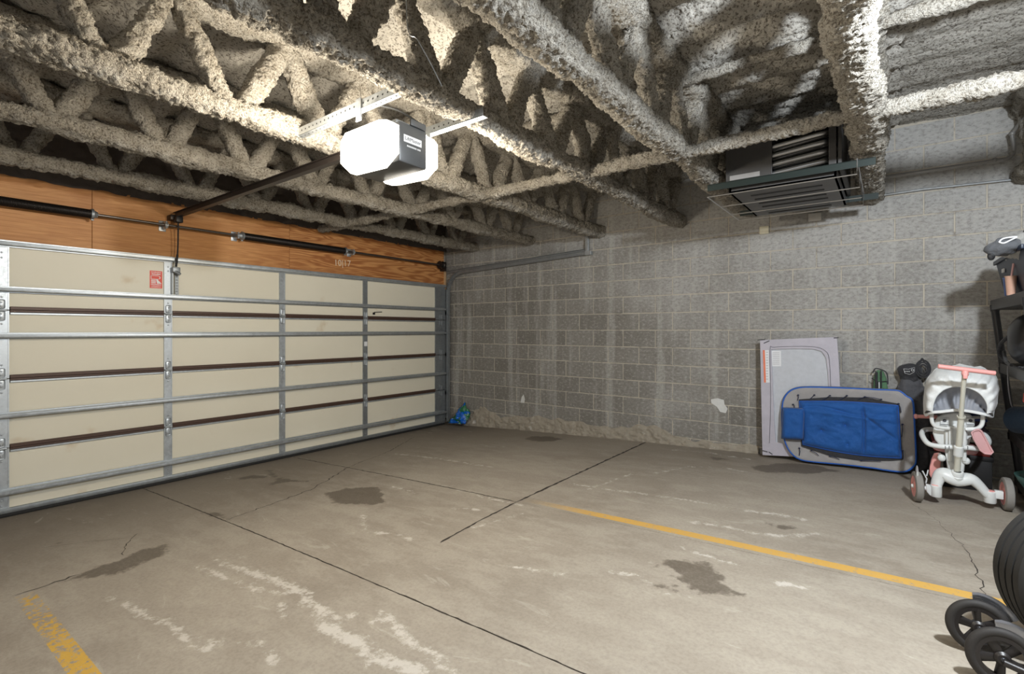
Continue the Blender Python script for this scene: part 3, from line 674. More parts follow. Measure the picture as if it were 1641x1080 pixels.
b = MB(); b.box((4.50, hy1, hzb-.05), (5.56, hy1+.006, hzb)); b.build('support_angle', HG, ht, smooth=False)
# radiant pan with slots and wire guard
pz = EYE.z+1.06; pan = MB(); pan.prism([(4.64, hy0+.02, pz), (4.64, -.62, pz), (5.34, -.62, pz), (5.34, hy0+.02, pz)], (0, 0, .012)); 
for (xa, xb) in ((4.64, 4.655), (5.325, 5.34)): pan.prism([(xa, hy0+.02, pz), (xa, -.62, pz), (xa, -.62, pz+.06), (xa, hy0+.02, pz+.06)], (xb-xa, 0, 0))
pan.box((4.64, hy0+.02, pz), (5.34, hy0+.03, pz+.045)); pan = pan.build('burner_pan', simple('pan_metal', (.10, .097, .097), .42, .5), ht, smooth=False)
b = MB()
for y in (-1.42, -1.28, -1.12, -.98, -.82, -.70):
    zz = pz-.002; b.box((4.76, y-.012, zz-.002), (5.24, y+.012, zz+.002), .001, seg=1)
b.build('slots', HD, pan, smooth=False)
b = MB(); gz = pz-.025
for y in (-1.68, -1.30, -.95, -.66):
    z = gz; b.tube([(4.50, y, z), (5.46, y, z), (5.46, y, z+.10)], .0045, 6)
b.tube([(5.46, -1.68, gz+.10), (5.46, -.66, gz+.10)], .0045, 6); b.tube([(4.50, -1.68, gz), (4.50, -.66, gz)], .0045, 6); b.build('wire_guard', TUBE, ht)
q = PY(1225, 369, -.0); ps = MB().box((q.x-.045, -.022, q.z-.04), (q.x+.045, 0, q.z+.04), .006).build('wall_sensor', simple('cream_plastic', (.72, .68, .52), .4), label='small cream plate on the block wall, just under the heater', cat='wall plate')
q = PY(1307, 350, -.01); MB().box((q.x-.06, -.03, q.z-.025), (q.x+.05, 0, q.z+.05), .004).build('junction_box', simple('white_box', (.62, .60, .56), .5), label='small white junction box in the shadow under the heater, right of the cream plate', cat='box')
# pipes along the wall, right
b = MB(); b.tube([PY(1385, 317, -.03), PY(1480, 303, -.03), PY(1620, 288, -.03), PY(1700, 280, -.03)], .009, 8); cp = b.build('wall_conduit', GALV, label='bright thin conduit clipped along the top of the block wall', cat='pipe')
GP = simple('grey_gas_pipe', (.30, .29, .275), .5, .4)
yp = -.13; b = MB(); b.tube(spline([PY(1385, 289, yp), PY(1480, 275, yp), PY(1590, 258, yp), PY(1612, 255, yp), PY(1623, 246, yp), PY(1624, 232, yp), PY(1622, 215, yp), PY(1628, 206, yp-.02), PY(1640, 192, yp-.1), PY(1680, 150, yp-.4)], 5), .015, 10)
for p in (PY(1594, 257, yp), PY(1622, 214, yp), PY(1622, 246, yp)): b.ball(p, .022, 10)
b.build('gas_pipe', GP, label='grey gas pipe crossing the wall to the heater with an elbow turning up', cat='pipe')
#OBJ#
# ------------------------------------------------------------------ helpers for the stored things
def lean(y0, z0, y1, z1):
    n = Vector((0, z1-z0, -(y1-y0))).normalized(); p0 = Vector((0, y0, z0))
    def f(px, py, off=0):
        r = ray(px, py); p = p0-n*off; return EYE+r*((p-EYE).dot(n)/r.dot(n))
    return f, n
def ringplate(b, outer, inner, off):
    off = Vector(off); n = len(outer); A = [b.b.verts.new(p) for p in outer]; B = [b.b.verts.new(p) for p in inner]; C = [b.b.verts.new(Vector(p)+off) for p in outer]; D = [b.b.verts.new(Vector(p)+off) for p in inner]
    for k in range(n):
        j = (k+1) % n
        b.b.faces.new((A[k], A[j], B[j], B[k])); b.b.faces.new((C[k], D[k], D[j], C[j])); b.b.faces.new((A[k], C[k], C[j], A[j])); b.b.faces.new((B[k], B[j], D[j], D[k]))
    return b
def loft(curves, n=6):
    cols = [spline([c[i] for c in curves], n) for i in range(len(curves[0]))]; b = MB(); nu = len(cols[0])
    g = [[b.b.verts.new(cols[i][j]) for j in range(nu)] for i in range(len(cols))]
    for i in range(len(cols)-1):
        for j in range(nu-1): b.b.faces.new((g[i][j], g[i+1][j], g[i+1][j+1], g[i][j+1]))
    return b
def solid(o, t):
    m = o.modifiers.new('thickness', 'SOLIDIFY'); m.thickness = t; m.offset = 0; return o
def lumpy(center, size, seed, amp=.02, freq=9, nu=40, nv=28, power=2.6, flatten=None):
    """soft bag-like closed body"""
    th = np.linspace(0, 2*pi, nu, endpoint=False); ph = np.linspace(-pi/2, pi/2, nv); A, B = np.meshgrid(ph, th, indexing='ij'); A = A.ravel(); B = B.ravel()
    sg = lambda v, p: np.sign(v)*np.abs(v)**(2/p)
    x = sg(np.cos(A), power)*sg(np.cos(B), power); y = sg(np.cos(A), power)*sg(np.sin(B), power); z = sg(np.sin(A), power)
    P = np.stack([x*size[0], y*size[1], z*size[2]], 1)+np.array(center); N = np.stack([x, y, z], 1)
    P = P+N*(vnoise(P*freq, seed)*amp+vnoise(P*freq*2.7, seed+1)*amp*.45)[:, None]
    return P, grid_faces(nv, nu, True)

# ------------------------------------------------------------------ folded play-yard panel against the block wall
fl, nl = lean(-.145, .20, -.105, 1.42)
pp = empty('play_yard_panel', fl(1285, 720), label='lilac-grey padded folding panel with pale mesh, standing against the block wall', cat='folding panel')
def P_(x, y, o=.0): return fl(x, y, o)
out = [(1218,545),(1245,543.8),(1275,542.6),(1305,541.4),(1325,540.6),(1341,540),(1344,580),(1347,640),(1350,690),(1353,736),(1330,735),(1300,733),(1260,731),(1222,729),(1221,690),(1220,640),(1219,590)]
inn = [(1236,560),(1250,559),(1275,558.5),(1303,559),(1317,563),(1324,574),(1327,600),(1329,640),(1331,685),(1332,712),(1325,714),(1300,713),(1262,711),(1243,709),(1241,680),(1239,635),(1237,590)]
b = MB(); ringplate(b, [P_(*p) for p in out], [P_(*p) for p in inn], nl*-.0); b.b.free()
b = MB(); ringplate(b, [P_(*p, .035) for p in out], [P_(*p, .035) for p in inn], nl*.035)
bmesh.ops.bevel(b.b, geom=[e for e in b.b.edges if len(e.link_faces) == 2 and e.calc_face_angle(0) > .8], offset=.008, segments=3, affect='EDGES'); b.build('padded_frame', LILAC, pp)
MB().prism([P_(*p, .018) for p in inn], nl*.006).build('mesh_window', MESHG, pp, smooth=False)
MB().tube(spline([P_(x, y, .038) for x, y in [(1233,710),(1235,640),(1234,562),(1240,556.5),(1275,555),(1306,556),(1322,562),(1329,577),(1332,640),(1336,712)]], 4), .0022, 6).build('piping', simple('grey_piping', (.14, .13, .15), .7), pp)
b = MB(); b.prism([P_(1222.5,561,.0385), P_(1225.5,561,.0385), P_(1227.5,613,.0385), P_(1224.5,613,.0385)], nl*.002); b.build('warning_strip', simple('orange_print', (.80, .20, .10), .6), pp, smooth=False)
b = MB(); b.prism([P_(1225.6,561,.0385), P_(1232,561,.0385), P_(1233.6,613,.0385), P_(1227.6,613,.0385)], nl*.002); b.build('care_label', PAPER, pp, smooth=False)
b = MB(); b.prism([P_(1236,562,.022), P_(1251.5,562,.022), P_(1252,587,.022), P_(1236.5,587,.022)], nl*.002); b.build('white_label', PAPER, pp, smooth=False)
b = MB()
for i in range(11): 
    y = 564+i*4.3; b.prism([P_(1227.5,y,.0395), P_(1231,y,.0395), P_(1231,y+.7,.0395), P_(1227.5,y+.7,.0395)], nl*.0006)
for i in range(7):
    y = 565+i*3; b.prism([P_(1238.5,y,.0245), P_(1249,y,.0245), P_(1249,y+.5,.0245), P_(1238.5,y+.5,.0245)], nl*.0006)
b.build('fine_print', simple('grey_print', (.35, .34, .36), .8), pp, smooth=False)
for pts in ([(1214,545),(1226,544)], [(1336,541.5),(1344,541)], [(1224,550),(1233,546)], [(1222,722),(1230,724)], [(1232,724),(1238,728)]):
    MB().tube([P_(*p, .04) for p in pts], .004, 6).build('corner_hook', BLACKP, pp)

# ------------------------------------------------------------------ blue and grey lounger leaning on the panel
ll, n2 = lean(-.235, .235, -.195, .95)
lg = empty('folded_lounger', ll(1400, 748), label='oval grey sling with a quilted blue pad, lying sideways against the lilac panel', cat='lounger')
def Q_(x, y, o=0): return ll(x, y, o)
lo = [(1253,665),(1255,643),(1263,629),(1277,622),(1300,620.5),(1345,621.5),(1395,624),(1434,625.5),(1444,628),(1453,635),(1461,640),(1464,652),(1466,690),(1468,735),(1464,747),(1452,755),(1432,755),(1400,750),(1350,744),(1305,740),(1282,736),(1268,726),(1259,710),(1254,690)]
cxl, cyl = 1360, 688
li = [(cxl+(x-cxl)*.955, cyl+(y-cyl)*.93) for x, y in lo]
b = MB(); pts = [Q_(*p, .0) for p in lo]; rim = spline(pts+[pts[0]], 3)[:-1]
N = len(rim); ctr = Q_(cxl, cyl, -.01); rows = [rim]
for k, (f, d) in enumerate(((.97, .004), (.9, .0), (.7, -.012), (.4, -.018), (.1, -.02))):
    rows.append([ctr+(p-ctr)*f-n2*(d+.006*vnoise(np.array([[p.x*14, p.z*14, f*5]]), 31)[0]) for p in rim])
V = [[b.b.verts.new(p) for p in r] for r in rows]
for A, B_ in zip(V[:-1], V[1:]):
    for k in range(N): b.b.faces.new((A[k], A[(k+1) % N], B_[(k+1) % N], B_[k]))
b.b.faces.new(V[-1]); o = b.build('sling', TAUPE, lg); solid(o, .006)
MB().tube(rim, .0075, 8, closed=True).build('rim_piping', PIPE, lg)
MB().tube([p+n2*.022 for p in rim], .011, 8, closed=True).build('frame_tube', simple('grey_tube', (.20, .20, .21), .4, .6), lg)
MB().prism([Q_(x, y, .006) for x, y in [(1280,640),(1330,636),(1385,637),(1441,647),(1446,737),(1430,738),(1378,738),(1335,732),(1284,715)]], n2*-.004 if False else n2*.004).build('back_strap', BLACKF, lg, smooth=False)
cA, cB, cC, cD = (1281,643), (1439,650), (1444,734), (1287,712)
tufts = [(.20,.62),(.45,.46),(.46,.83),(.74,.30),(.80,.60)]
def pad(u, v):
    x = (cA[0]*(1-u)+cB[0]*u)*(1-v)+(cD[0]*(1-u)+cC[0]*u)*v; y = (cA[1]*(1-u)+cB[1]*u)*(1-v)+(cD[1]*(1-u)+cC[1]*u)*v
    y += -2.5*sin(pi*u)*(1-v)+4.5*sin(pi*u)*v
    e = min(u, 1-u, v*.55, (1-v)*.55)*10; e = min(1, max(0, e)); h = .006+.048*(1-(1-e)**2.2)**.6
    for a, c in tufts[:3]: h -= .022*math.exp(-(((u-a)*1.9)**2+(v-c)**2)/.0022)+.008*math.exp(-(((u-a)*1.9)**2+(v-c)**2)/.03)
    h -= .034*math.exp(-((u-.635-.01*sin(v*5))/.014)**2)*e          # sewn crease
    h -= .020*math.exp(-((v-.14-.10*u+.05*sin(u*8))/.03)**2)*e*(1 if u < .65 else .4)
    h += .016*math.exp(-((v-.22-.08*u)/.05)**2)*e
    h -= .018*math.exp(-((v-.25-(u-.65)*1.3)/.035)**2)*e*(u > .65)
    h += e*(.014*vnoise(np.array([[u*9, v*6, 1.]]), 41)[0]+.004*vnoise(np.array([[u*24, v*16, 2.]]), 42)[0])
    return Q_(x, y, .008+h)
pd = MB().grid(pad, 96, 60).build('blue_pad', BLUE, lg, ang=180)
edge = [pad(i/40, 0) for i in range(41)]+[pad(1, i/30) for i in range(1, 31)]+[pad(1-i/40, 1) for i in range(1, 41)]+[pad(0, 1-i/30) for i in range(1, 30)]
MB().tube(edge, .0055, 6, closed=True).build('pad_piping', PIPE, pd)
for a, c in tufts[:3]: MB().ball(pad(a, c), (.006, .006, .006), 8).build('tuft_button', PIPE, pd)
def pillow(u, v):
    x = 1255.5+(1288-1255.5)*u-2*v; y = 654+(702-654)*v+(u*1.5); e = min(1, min(u, 1-u)*5); e2 = min(1, min(v, 1-v)*9)
    return Q_(x, y, .035+.055*(1-(1-e)**2)**.5*(1-(1-e2)**2)**.5+.003*vnoise(np.array([[u*5, v*9, 3.]]), 44)[0])
pw = MB().grid(pillow, 24, 36).build('head_pillow', BLUE, lg, ang=180); solid(pw, .02)
for i, (a, c) in enumerate([((1279,633),(1278,642)),((1305,633),(1297,640)),((1330,634),(1318,641)),((1357,634),(1345,641)),((1412,640),(1386,636)),((1386,636),(1375,640)),((1440,647),(1444,661)),((1446,680),(1445,700)),((1446,722),(1447,736)),((1281,718),(1281,730)),((1300,722),(1312,730)),((1330,731),(1345,736)),((1380,738),(1412,739)),((1271,648),(1273,653))]):
    b = MB(); b.tube([Q_(*a, .016), Q_((a[0]+c[0])/2+1, (a[1]+c[1])/2-.5, .02), Q_(*c, .016)], .0034, 6); b.ball(Q_(*a, .017), (.009, .007, .007), 8); b.build('lacing_cord', simple('navy_cord', (.012, .018, .05), .6) if i == 0 else bpy.data.materials['navy_cord'], lg)

# ------------------------------------------------------------------ carry bags behind the lounger
q0 = PY(1410, 592, -.07); zf = fz(q0.x); ztop = q0.z
P1, F1 = lumpy((q0.x, -.062, (ztop+zf)/2), (.062, .042, (ztop-zf)/2), 51, .012, 12, 36, 70, 3.4)
gb = link('chair_bag', np_mesh('chair_bag', P1, F1), GREEN, smooth=True, label='slim green carry bag with black straps, upright between lounger and wall', cat='bag')
b = MB(); xx = q0.x-.012
b.tube([(xx-.012, -.108, ztop-.02), (xx-.012, -.112, ztop-.22)], .010, 6); b.tube([(xx+.022, -.108, ztop-.01), (xx+.022, -.112, ztop-.19)], .006, 6)
b.tube([(q0.x-.06, -.10, ztop-.08), (xx, -.114, ztop-.11), (q0.x+.055, -.10, ztop-.10)], .004, 6); b.tube([(q0.x-.04, -.10, ztop-.19), (xx+.02, -.115, ztop-.205), (q0.x+.03, -.105, ztop-.17)], .007, 6)
b.tube(spline([(q0.x-.05, -.08, ztop-.03), (q0.x-.035, -.08, ztop+.006), (q0.x, -.08, ztop+.004), (q0.x+.05, -.08, ztop-.03), (q0.x+.058, -.08, ztop-.13)], 4), .005, 6); b.build('strap', BLACKF, gb)
MB().box((xx+.003, -.122, ztop-.19), (xx+.011, -.114, ztop-.11), .003).build('zip_pull', PAPER, gb)
q0 = PY(1462, 598, -.10); zf = fz(q0.x); ztop = q0.z
P1, F1 = lumpy((q0.x, -.090, (ztop+zf)/2-.01), (.120, .062, (ztop-zf)/2-.02), 55, .020, 8, 60, 110, 3.0)
bb_ = link('equipment_bag', np_mesh('equipment_bag', P1, F1), GREYF, smooth=True, label='tall black nylon bag with a gathered top and white crest, behind the tricycle', cat='bag')
P1, F1 = lumpy((q0.x-.02, -.10, ztop+.0), (.080, .055, .085), 57, .018, 14, 40, 30, 2.6); link('gathered_top', np_mesh('gathered_top', P1, F1), BLACKF, bb_, smooth=True)
lx = PY(1479, 591, -.13); b = MB()
for r, k in ((.060, 0), (.046, .012), (.030, .02)): b.tube([(lx.x+r*.8*cos(a), lx.y-.01-k, lx.z+r*1.25*sin(a)) for a in [2*pi*i/20 for i in range(20)]], .007, 6, closed=True)
b.tube(spline([(lx.x-.02, lx.y, lx.z+.05), (lx.x-.005, lx.y, lx.z+.09), (lx.x+.012, lx.y, lx.z+.05)], 4), .006, 6); b.build('strap_loops', BLACKF, bb_)
b = MB(); cr = [PY(x, y, -.172) for x, y in [(1448,591),(1456,591.5),(1466,588.5),(1465,596),(1458,600),(1450,598)]]; b.tube(cr+[cr[0]], .0014, 6)
c1 = PY(1462.2, 593, -.173); b.tube([(c1.x+.008*cos(a), c1.y, c1.z+.009*sin(a)) for a in [2*pi*i/12 for i in range(12)]], .0018, 6, closed=True)
for k in range(4): m_ = PY(1450.5+k*2.3, 595, -.173); b.box((m_.x-.0022, m_.y-.001, m_.z-.006), (m_.x+.0018, m_.y+.001, m_.z+.004))
b.build('crest', PALEI, bb_)

# ------------------------------------------------------------------ white and pink toddler tricycle with canopy
tri = empty('toddler_tricycle', (6.05, -.95, fz(6.05)), label='white toddler push tricycle with pink handle, pink wheels and a white canopy', cat='tricycle')
def T(x, y, Y=-.95): return PY(1430+x/4.152, 570+y/4.152, Y)
def trwheel(cx_, cy_, Y, R, ax):
    c = T(cx_, cy_, Y); c.z = fz(c.x)+R+.001; ax = Vector(ax).normalized()
    w = MB().lathe([(-.022, R*.70), (-.024, R*.86), (-.018, R*.97), (0, R), (.018, R*.97), (.024, R*.86), (.022, R*.70)], c, ax, 40, True).build('wheel', GREYRUB, tri)
    MB().lathe([(-.021, .001), (-.022, .03), (-.017, .035), (-.017, R*.58), (-.023, R*.64), (-.021, R*.71), (.021, R*.71), (.023, R*.64), (.017, R*.58), (.017, .001)], c, ax, 36).build('wheel_disc', PINK, w)
    MB().lathe([(-.035, .001), (-.035, .012), (-.02, .016), (.02, .016), (.035, .012), (.035, .001)], c, ax, 16).build('hub', WHITEP, w); return c
cL = trwheel(165, 880, -1.0, .108, (1, .16, 0)); cR = trwheel(762, 935, -.90, .112, (1, .07, 0)); cF = trwheel(300, 770, -.42, .118, (1, .12, 0))
# fender over the left wheel
b = MB(); A_ = []; 
for i in range(7): a = radians(58+i*11); A_.append(cL+Vector((0, .122*cos(a)*-1, .122*sin(a))))
b.tube(A_, .030, 8, flat=.22); b.tube([A_[3]+Vector((.03, 0, -.005)), cL+Vector((.055, .02, .06)), cL+Vector((.05, .02, .03))], .005, 6); b.build('brake_fender', WHITEP, tri)
ped = MB(); ped.prism([T(222,855,-1.02), T(250,862,-1.02), T(262,890,-1.02), T(285,925,-1.02), T(280,938,-1.02), T(250,930,-1.02), T(228,905,-1.02)], (0, .03, 0), .004); ped.build('brake_pedal', WHITEP, tri)
# arched rear axle
axp = [T(285,900,-1.0), T(290,865,-.99), T(315,800,-.98), T(350,790,-.98), T(430,822,-.98), T(520,822,-.97), T(575,860,-.96), T(620,910,-.95), T(650,935,-.94)]
b = MB(); sp = spline(axp, 5); nsp = len(sp); b.tube(sp, [(.030+.022*math.exp(-((i/nsp-.42)/.25)**2)) for i in range(nsp)], 14, flat=.8); b.build('rear_axle', WHITEP, tri)
for (x, y, Y) in ((290,885,-1.0), (650,925,-.94)):
    c = T(x, y, Y); c2 = MB().lathe([(-.055, .001), (-.055, .030), (-.05, .034), (.022, .034), (.026, .030), (.026, .001)], c, (0, 0, 1), 20).build('axle_knuckle', WHITEP, tri)
    MB().lathe([(.026, .001), (.026, .026), (.031, .022), (.032, .001)], c, (0, 0, 1), 20).build('pink_cap', PINK, c2)
b = MB(); b.tube([T(655,930,-.94), T(700,922,-.92), cR], .020, 10); b.box(tuple(T(705,930,-.94)+Vector((-.02, -.02, -.02))), tuple(T(705,930,-.94)+Vector((.025, .02, .035))), .005); b.build('axle_stub', WHITEP, tri)
b = MB(); b.tube([T(285,905,-1.0), cL+Vector((.04, 0, .0))], .018, 10); b.build('axle_stub', WHITEP, tri)
# column, seat back and pole
b = MB(); col_ = [T(x, y, -.90) for x, y in [(370,770),(352,640),(350,500),(365,470),(500,470),(500,560),(490,640),(480,770),(440,800),(400,800)]]; b.prism(col_, (0, .05, 0), .012); b.build('seat_column', WHITEP, tri)
sbk = [T(x, y, -.86) for x, y in [(283,560),(270,520),(278,450),(300,410),(340,388),(400,376),(470,376),(520,392),(548,420),(552,450),(540,490),(520,560),(510,620),(430,640),(330,620)]]
b = MB(); b.prism(sbk, (0, .04, 0), .014); sb_ = b.build('seat_back', WHITEP, tri)
for (xa, xb) in ((318,378), (492,548)):
    b = MB(); b.prism([T(xa,415,-.872), T(xb,415,-.872), T(xb,468,-.872), T(xa,468,-.872)], (0, .01, 0), .004); b.build('latch_plate', WHITEP, sb_)
    m_ = T((xa+xb)/2, 431, -.874); MB().lathe([(0, .001), (0, .011), (.003, .011)], m_, (0, -1, 0), 12).build('latch_hole', simple('shadow_grey', (.10, .10, .11), .7) if 'shadow_grey' not in bpy.data.materials else bpy.data.materials['shadow_grey'], sb_)
    a_ = T(xa+4, 458, -.875); c_ = T(xb-4, 458, -.875); MB().tube([a_, c_], .002, 6).build('slot', bpy.data.materials['shadow_grey'], sb_)
b = MB(); b.tube([T(385,700,-.915), T(388,480,-.915)], .012, 8); b.tube([T(480,700,-.915), T(478,480,-.915)], .012, 8); b.build('column_ribs', WHITEP, tri)
b = MB(); b.tube([T(480,118,-1.22), T(457,410,-1.10)], .0135, 14); b.build('pole', OFFW, tri)
b = MB(); b.tube([T(459,405,-1.10), T(430,765,-.99)], .0185, 14); b.lathe([(0, .02), (0, .024), (.012, .024), (.012, .018)], T(458,412,-1.10), (T(480,118,-1.22)-T(457,410,-1.10)), 14); b.build('pole_sleeve', OFFW, tri)
b = MB(); d_ = (T(459,405,-1.10)-T(430,765,-.99)); b.lathe([(-.06, .001), (-.06, .036), (-.05, .040), (0, .040), (.004, .036), (.03, .036), (.036, .032), (.036, .02)], T(432,800,-.99), d_, 20); b.build('pole_socket', WHITEP, tri)
b = MB(); b.lathe([(-.035, .02), (-.035, .028), (.03, .028), (.034, .024), (.034, .019)], T(441,630,-1.03), d_, 18); b.lathe([(-.003, .024), (-.003, .025), (0, .025)], T(437,662,-1.03), d_, 18); b.build('clamp_collar', WHITEP, tri)
# pink handle
ha_, hb_ = T(303,70,-1.235), T(687,117,-1.20); b = MB(); hd = (hb_-ha_)
b.lathe([(-.0, .001), (0, .012), (.003, .0155), (hd.length-.003, .0155), (hd.length, .012), (hd.length, .001)], ha_, hd, 18); b.build('push_handle', PINK, tri)
b = MB(); b.ball(T(484,118,-1.22), (.020, .020, .026), 14); b.box(tuple(T(484,118,-1.22)+Vector((-.012, -.02, -.035))), tuple(T(484,118,-1.22)+Vector((.012, .018, 0))), .005); b.build('handle_joint', PINK, tri)
# bumper loop and arms
b = MB(); b.tube(spline([T(380,500,-.70), T(300,492,-.66), T(225,492,-.70), T(197,515,-.78), T(215,560,-.88), T(250,590,-.93), T(320,603,-.95), T(400,608,-.95), T(440,610,-.96)], 6), .0175, 12); b.tube(spline([T(440,612,-.96), T(500,612,-.95), T(560,618,-.92), T(610,612,-.84), T(640,570,-.72), T(600,520,-.66), T(480,500,-.68)], 6), .0175, 12); b.build('bumper_ring', WHITEP, tri)
b = MB()
for x in (353, 378, 473, 502): m_ = T(x, 612, -.971); b.tube([m_+Vector((0, 0, .012)), m_+Vector((0, 0, -.010))], .002, 6)
b.build('bumper_slots', bpy.data.materials['shadow_grey'], tri)
for pts in ([(262,382),(262,425),(272,455),(300,475),(350,482),(385,485)], [(603,398),(600,440),(588,468),(560,485),(520,487),(485,487)]):
    MB().tube(spline([T(x, y, -.93) for x, y in pts], 5), .014, 10, flat=.8).build('canopy_arm', WHITEP, tri)
# canopy
S_ = [(213,385),(211,300),(222,205),(255,125),(330,82),(450,66),(565,74),(640,100),(688,145),(704,215),(692,310),(668,402)]
I_ = [(262,372),(270,320),(292,268),(335,228),(385,208),(435,203),(490,208),(545,226),(590,255),(622,295),(638,340),(634,385)]
M_ = [((a[0]*.6+c[0]*.4)+(-6 if a[0] < 440 else 6), a[1]*.45+c[1]*.55-8) for a, c in zip(S_, I_)]
fr = [T(x+(450-x)*.10, y+22 if 1 < i < 10 else y-4, -.42) for i, (x, y) in enumerate(S_)]
cv = [spline([T(x, y, Y) for x, y in c], 5) for c, Y in ((I_, -1.00), (M_, -.97), (S_, -.78))]+[spline(fr, 5)]
rr = random.Random(4)
for ci in (1, 2):
    for i in range(len(cv[ci])): cv[ci][i] = cv[ci][i]+Vector((0, .012*sin(i*1.3+ci)+rr.uniform(-.006, .006), .007*sin(i*.9+ci*2)+rr.uniform(-.003, .003)))
o = loft(cv, 7).build('canopy', CANOPY, tri, ang=180); solid(o, .004)
for c, r in ((cv[0], .006), (cv[2], .005), (cv[3], .006)): MB().tube(c, r, 6).build('canopy_hoop', CANOPY, o)
inner = spline([T(x, y, -.985) for x, y in I_], 5); bot = [inner[0].lerp(inner[-1], i/(len(inner)-1))+Vector((0, .03*sin(pi*i/(len(inner)-1)), -.0)) for i in range(len(inner))]
midc = [a.lerp(c, .5)+Vector((0, .10+.012*sin(i*1.1), 0)) for i, (a, c) in enumerate(zip(inner, bot))]
o2 = loft([inner, midc, bot], 5).build('rear_vent', MESHC, tri, ang=180); solid(o2, .003)
hem = [T(215,385,-.80), T(225,395,-.90), T(262,378,-.99), T(330,372,-1.0), T(420,362,-1.0), T(480,365,-1.0), T(560,378,-1.0), T(632,395,-.99), T(655,405,-.90), T(668,402,-.80)]
MB().tube(spline(hem, 5), .011, 8, flat=.6).build('canopy_hem', CANOPY, tri)
# pink foot tray on the right, knobs, front fork and grips
tr = [T(x, y, Y) for x, y, Y in [(528,510,-1.0),(545,496,-1.0),(575,492,-.99),(595,505,-.98),(640,590,-.96),(668,640,-.95),(655,655,-.95),(615,650,-.96),(585,628,-.97),(540,550,-.99)]]
b = MB(); b.prism(tr, (.005, .022, .008), .006); pk = b.build('foot_tray', PINKL, tri); ce = sum(tr, Vector())/len(tr); b = MB(); lip = [p+Vector((0, -.004, 0)) for p in tr]; b.tube(lip, .006, 8, closed=True); b.build('tray_lip', PINKL, pk)
for x, y in ((328,680), (490,700)): MB().ball(T(x, y, -.90), (.024, .02, .026), 14).build('side_knob', WHITEP, tri)
g0, g1 = T(145,403,-.60), T(300,408,-.58); gd = g1-g0
b = MB(); b.lathe([(0, .001), (0, .014), (.006, .020), (.016, .020), (.022, .0145), (gd.length, .0145), (gd.length, .001)], g0, gd, 16); b.build('grip', PINK, tri)
b = MB(); b.tube(spline([g1, T(420,420,-.55), T(560,410,-.55), T(620,415,-.56)], 4), .011, 10); b.tube([T(430,420,-.55), T(400,600,-.50), cF+Vector((.08, 0, .14))], .018, 10); b.tube([cF+Vector((.08, 0, .14)), cF+Vector((.05, 0, 0))], .014, 10); b.tube([cF+Vector((.08, 0, .16)), T(430,800,-.9)], .022, 10); b.build('front_fork', WHITEP, tri)
b = MB(); b.prism([T(x, y, -.80) for x, y in [(262,690),(280,655),(315,650),(325,700),(318,770),(290,775),(280,800),(258,815),(245,790),(250,740)]], (0, .05, 0), .01); b.build('front_fender', PINK, tri)
b = MB(); b.tube([T(310,650,-.86), T(345,690,-.88)], .010, 8); b.tube([T(238,760,-.86), T(228,800,-.88)], .004, 6); b.build('seat_bracket', WHITEP, tri)
# seat
P1, F1 = lumpy(tuple(T(410,610,-.68)), (.13, .14, .035), 61, .003, 6, 28, 14, 3); link('seat', np_mesh('seat', P1, F1), PINKL, tri, smooth=True)

# ------------------------------------------------------------------ dark shelving on the right
SHB = simple('charcoal_shelf_plastic', (.050, .047, .045), .5)
SHX = lambda z: 6.26+(1.70-z)*.10
sy0, sy1 = -.33, -1.55
sh = empty('shelf_unit', (6.6, -.9, fz(6.6)), label='leaning charcoal plastic shelf unit at the right edge, holding bins and gear', cat='shelf')
for z0, z1 in ((.30, .38), (.645, .725), (1.155, 1.235), (1.64, 1.722)):
    x = SHX((z0+z1)/2); b = MB(); b.box((x, sy1, z0), (x+.50, sy0+.02, z1-.004), .006); 
    for k in range(12): b.box((x+.03, sy1+.04+k*.095, z1-.006), (x+.47, sy1+.09+k*.095, z1))
    b.build('shelf', SHB, sh)
for dx in (.0, .46):
    for y in (sy0, sy1+.05):
        b = MB(); b.tube([(SHX(.2)+dx+.025, y-.02, fz(6.5)+.001), (SHX(.95)+dx+.022, y-.02, .95), (SHX(1.68)+dx+.02, y-.02, 1.66)], .024, 12)
        for z in (.70, 1.20, 1.68): b.lathe([(-.05, .027), (.0, .030), (.0, .024)], (SHX(z)+dx+.022, y-.02, z), (0, 0, 1), 12)
        b.build('post', BLACKP, sh)
def on_shelf(px, py): return PX(px, py, 6.33)
# navy tub with a grey bag folded over its rim
NAVY = simple('navy_plastic', (.020, .030, .055), .45)
zt = 1.723; bx = 6.345
b = MB(); lo_ = [(bx, -.38), (bx+.34, -.38), (bx+.34, -1.24), (bx, -1.24)]; hi_ = [(bx-.055, -.33), (bx+.40, -.33), (bx+.40, -1.34), (bx-.055, -1.34)]
def tubring(k, z, ins=0): return [b.b.verts.new((l[0]*(1-k)+h[0]*k+(ins if i in (0, 3) else -ins), l[1]*(1-k)+h[1]*k+(-ins if i in (0, 1) else ins), z)) for i, (l, h) in enumerate(zip(lo_, hi_))]
R1 = tubring(0, zt); R2 = tubring(1, zt+.29); R3 = tubring(1, zt+.29, .008); R4 = tubring(0, zt+.006, .008)
for A, B_ in ((R1, R2), (R2, R3), (R3, R4)):
    for k in range(4): b.b.faces.new((A[k], A[(k+1) % 4], B_[(k+1) % 4], B_[k]))
b.b.faces.new(R1); b.b.faces.new(R4)
b.box((bx-.068, -1.35, zt+.265), (bx-.053, -.32, zt+.295), .004)
bn = b.build('storage_tub', NAVY, label='navy plastic tub with sloping sides on top of the shelf unit', cat='tub')
MB().box((bx-.050, -.62, zt+.185), (bx-.040, -.54, zt+.215), .004).build('logo_plate', PAPER, bn)
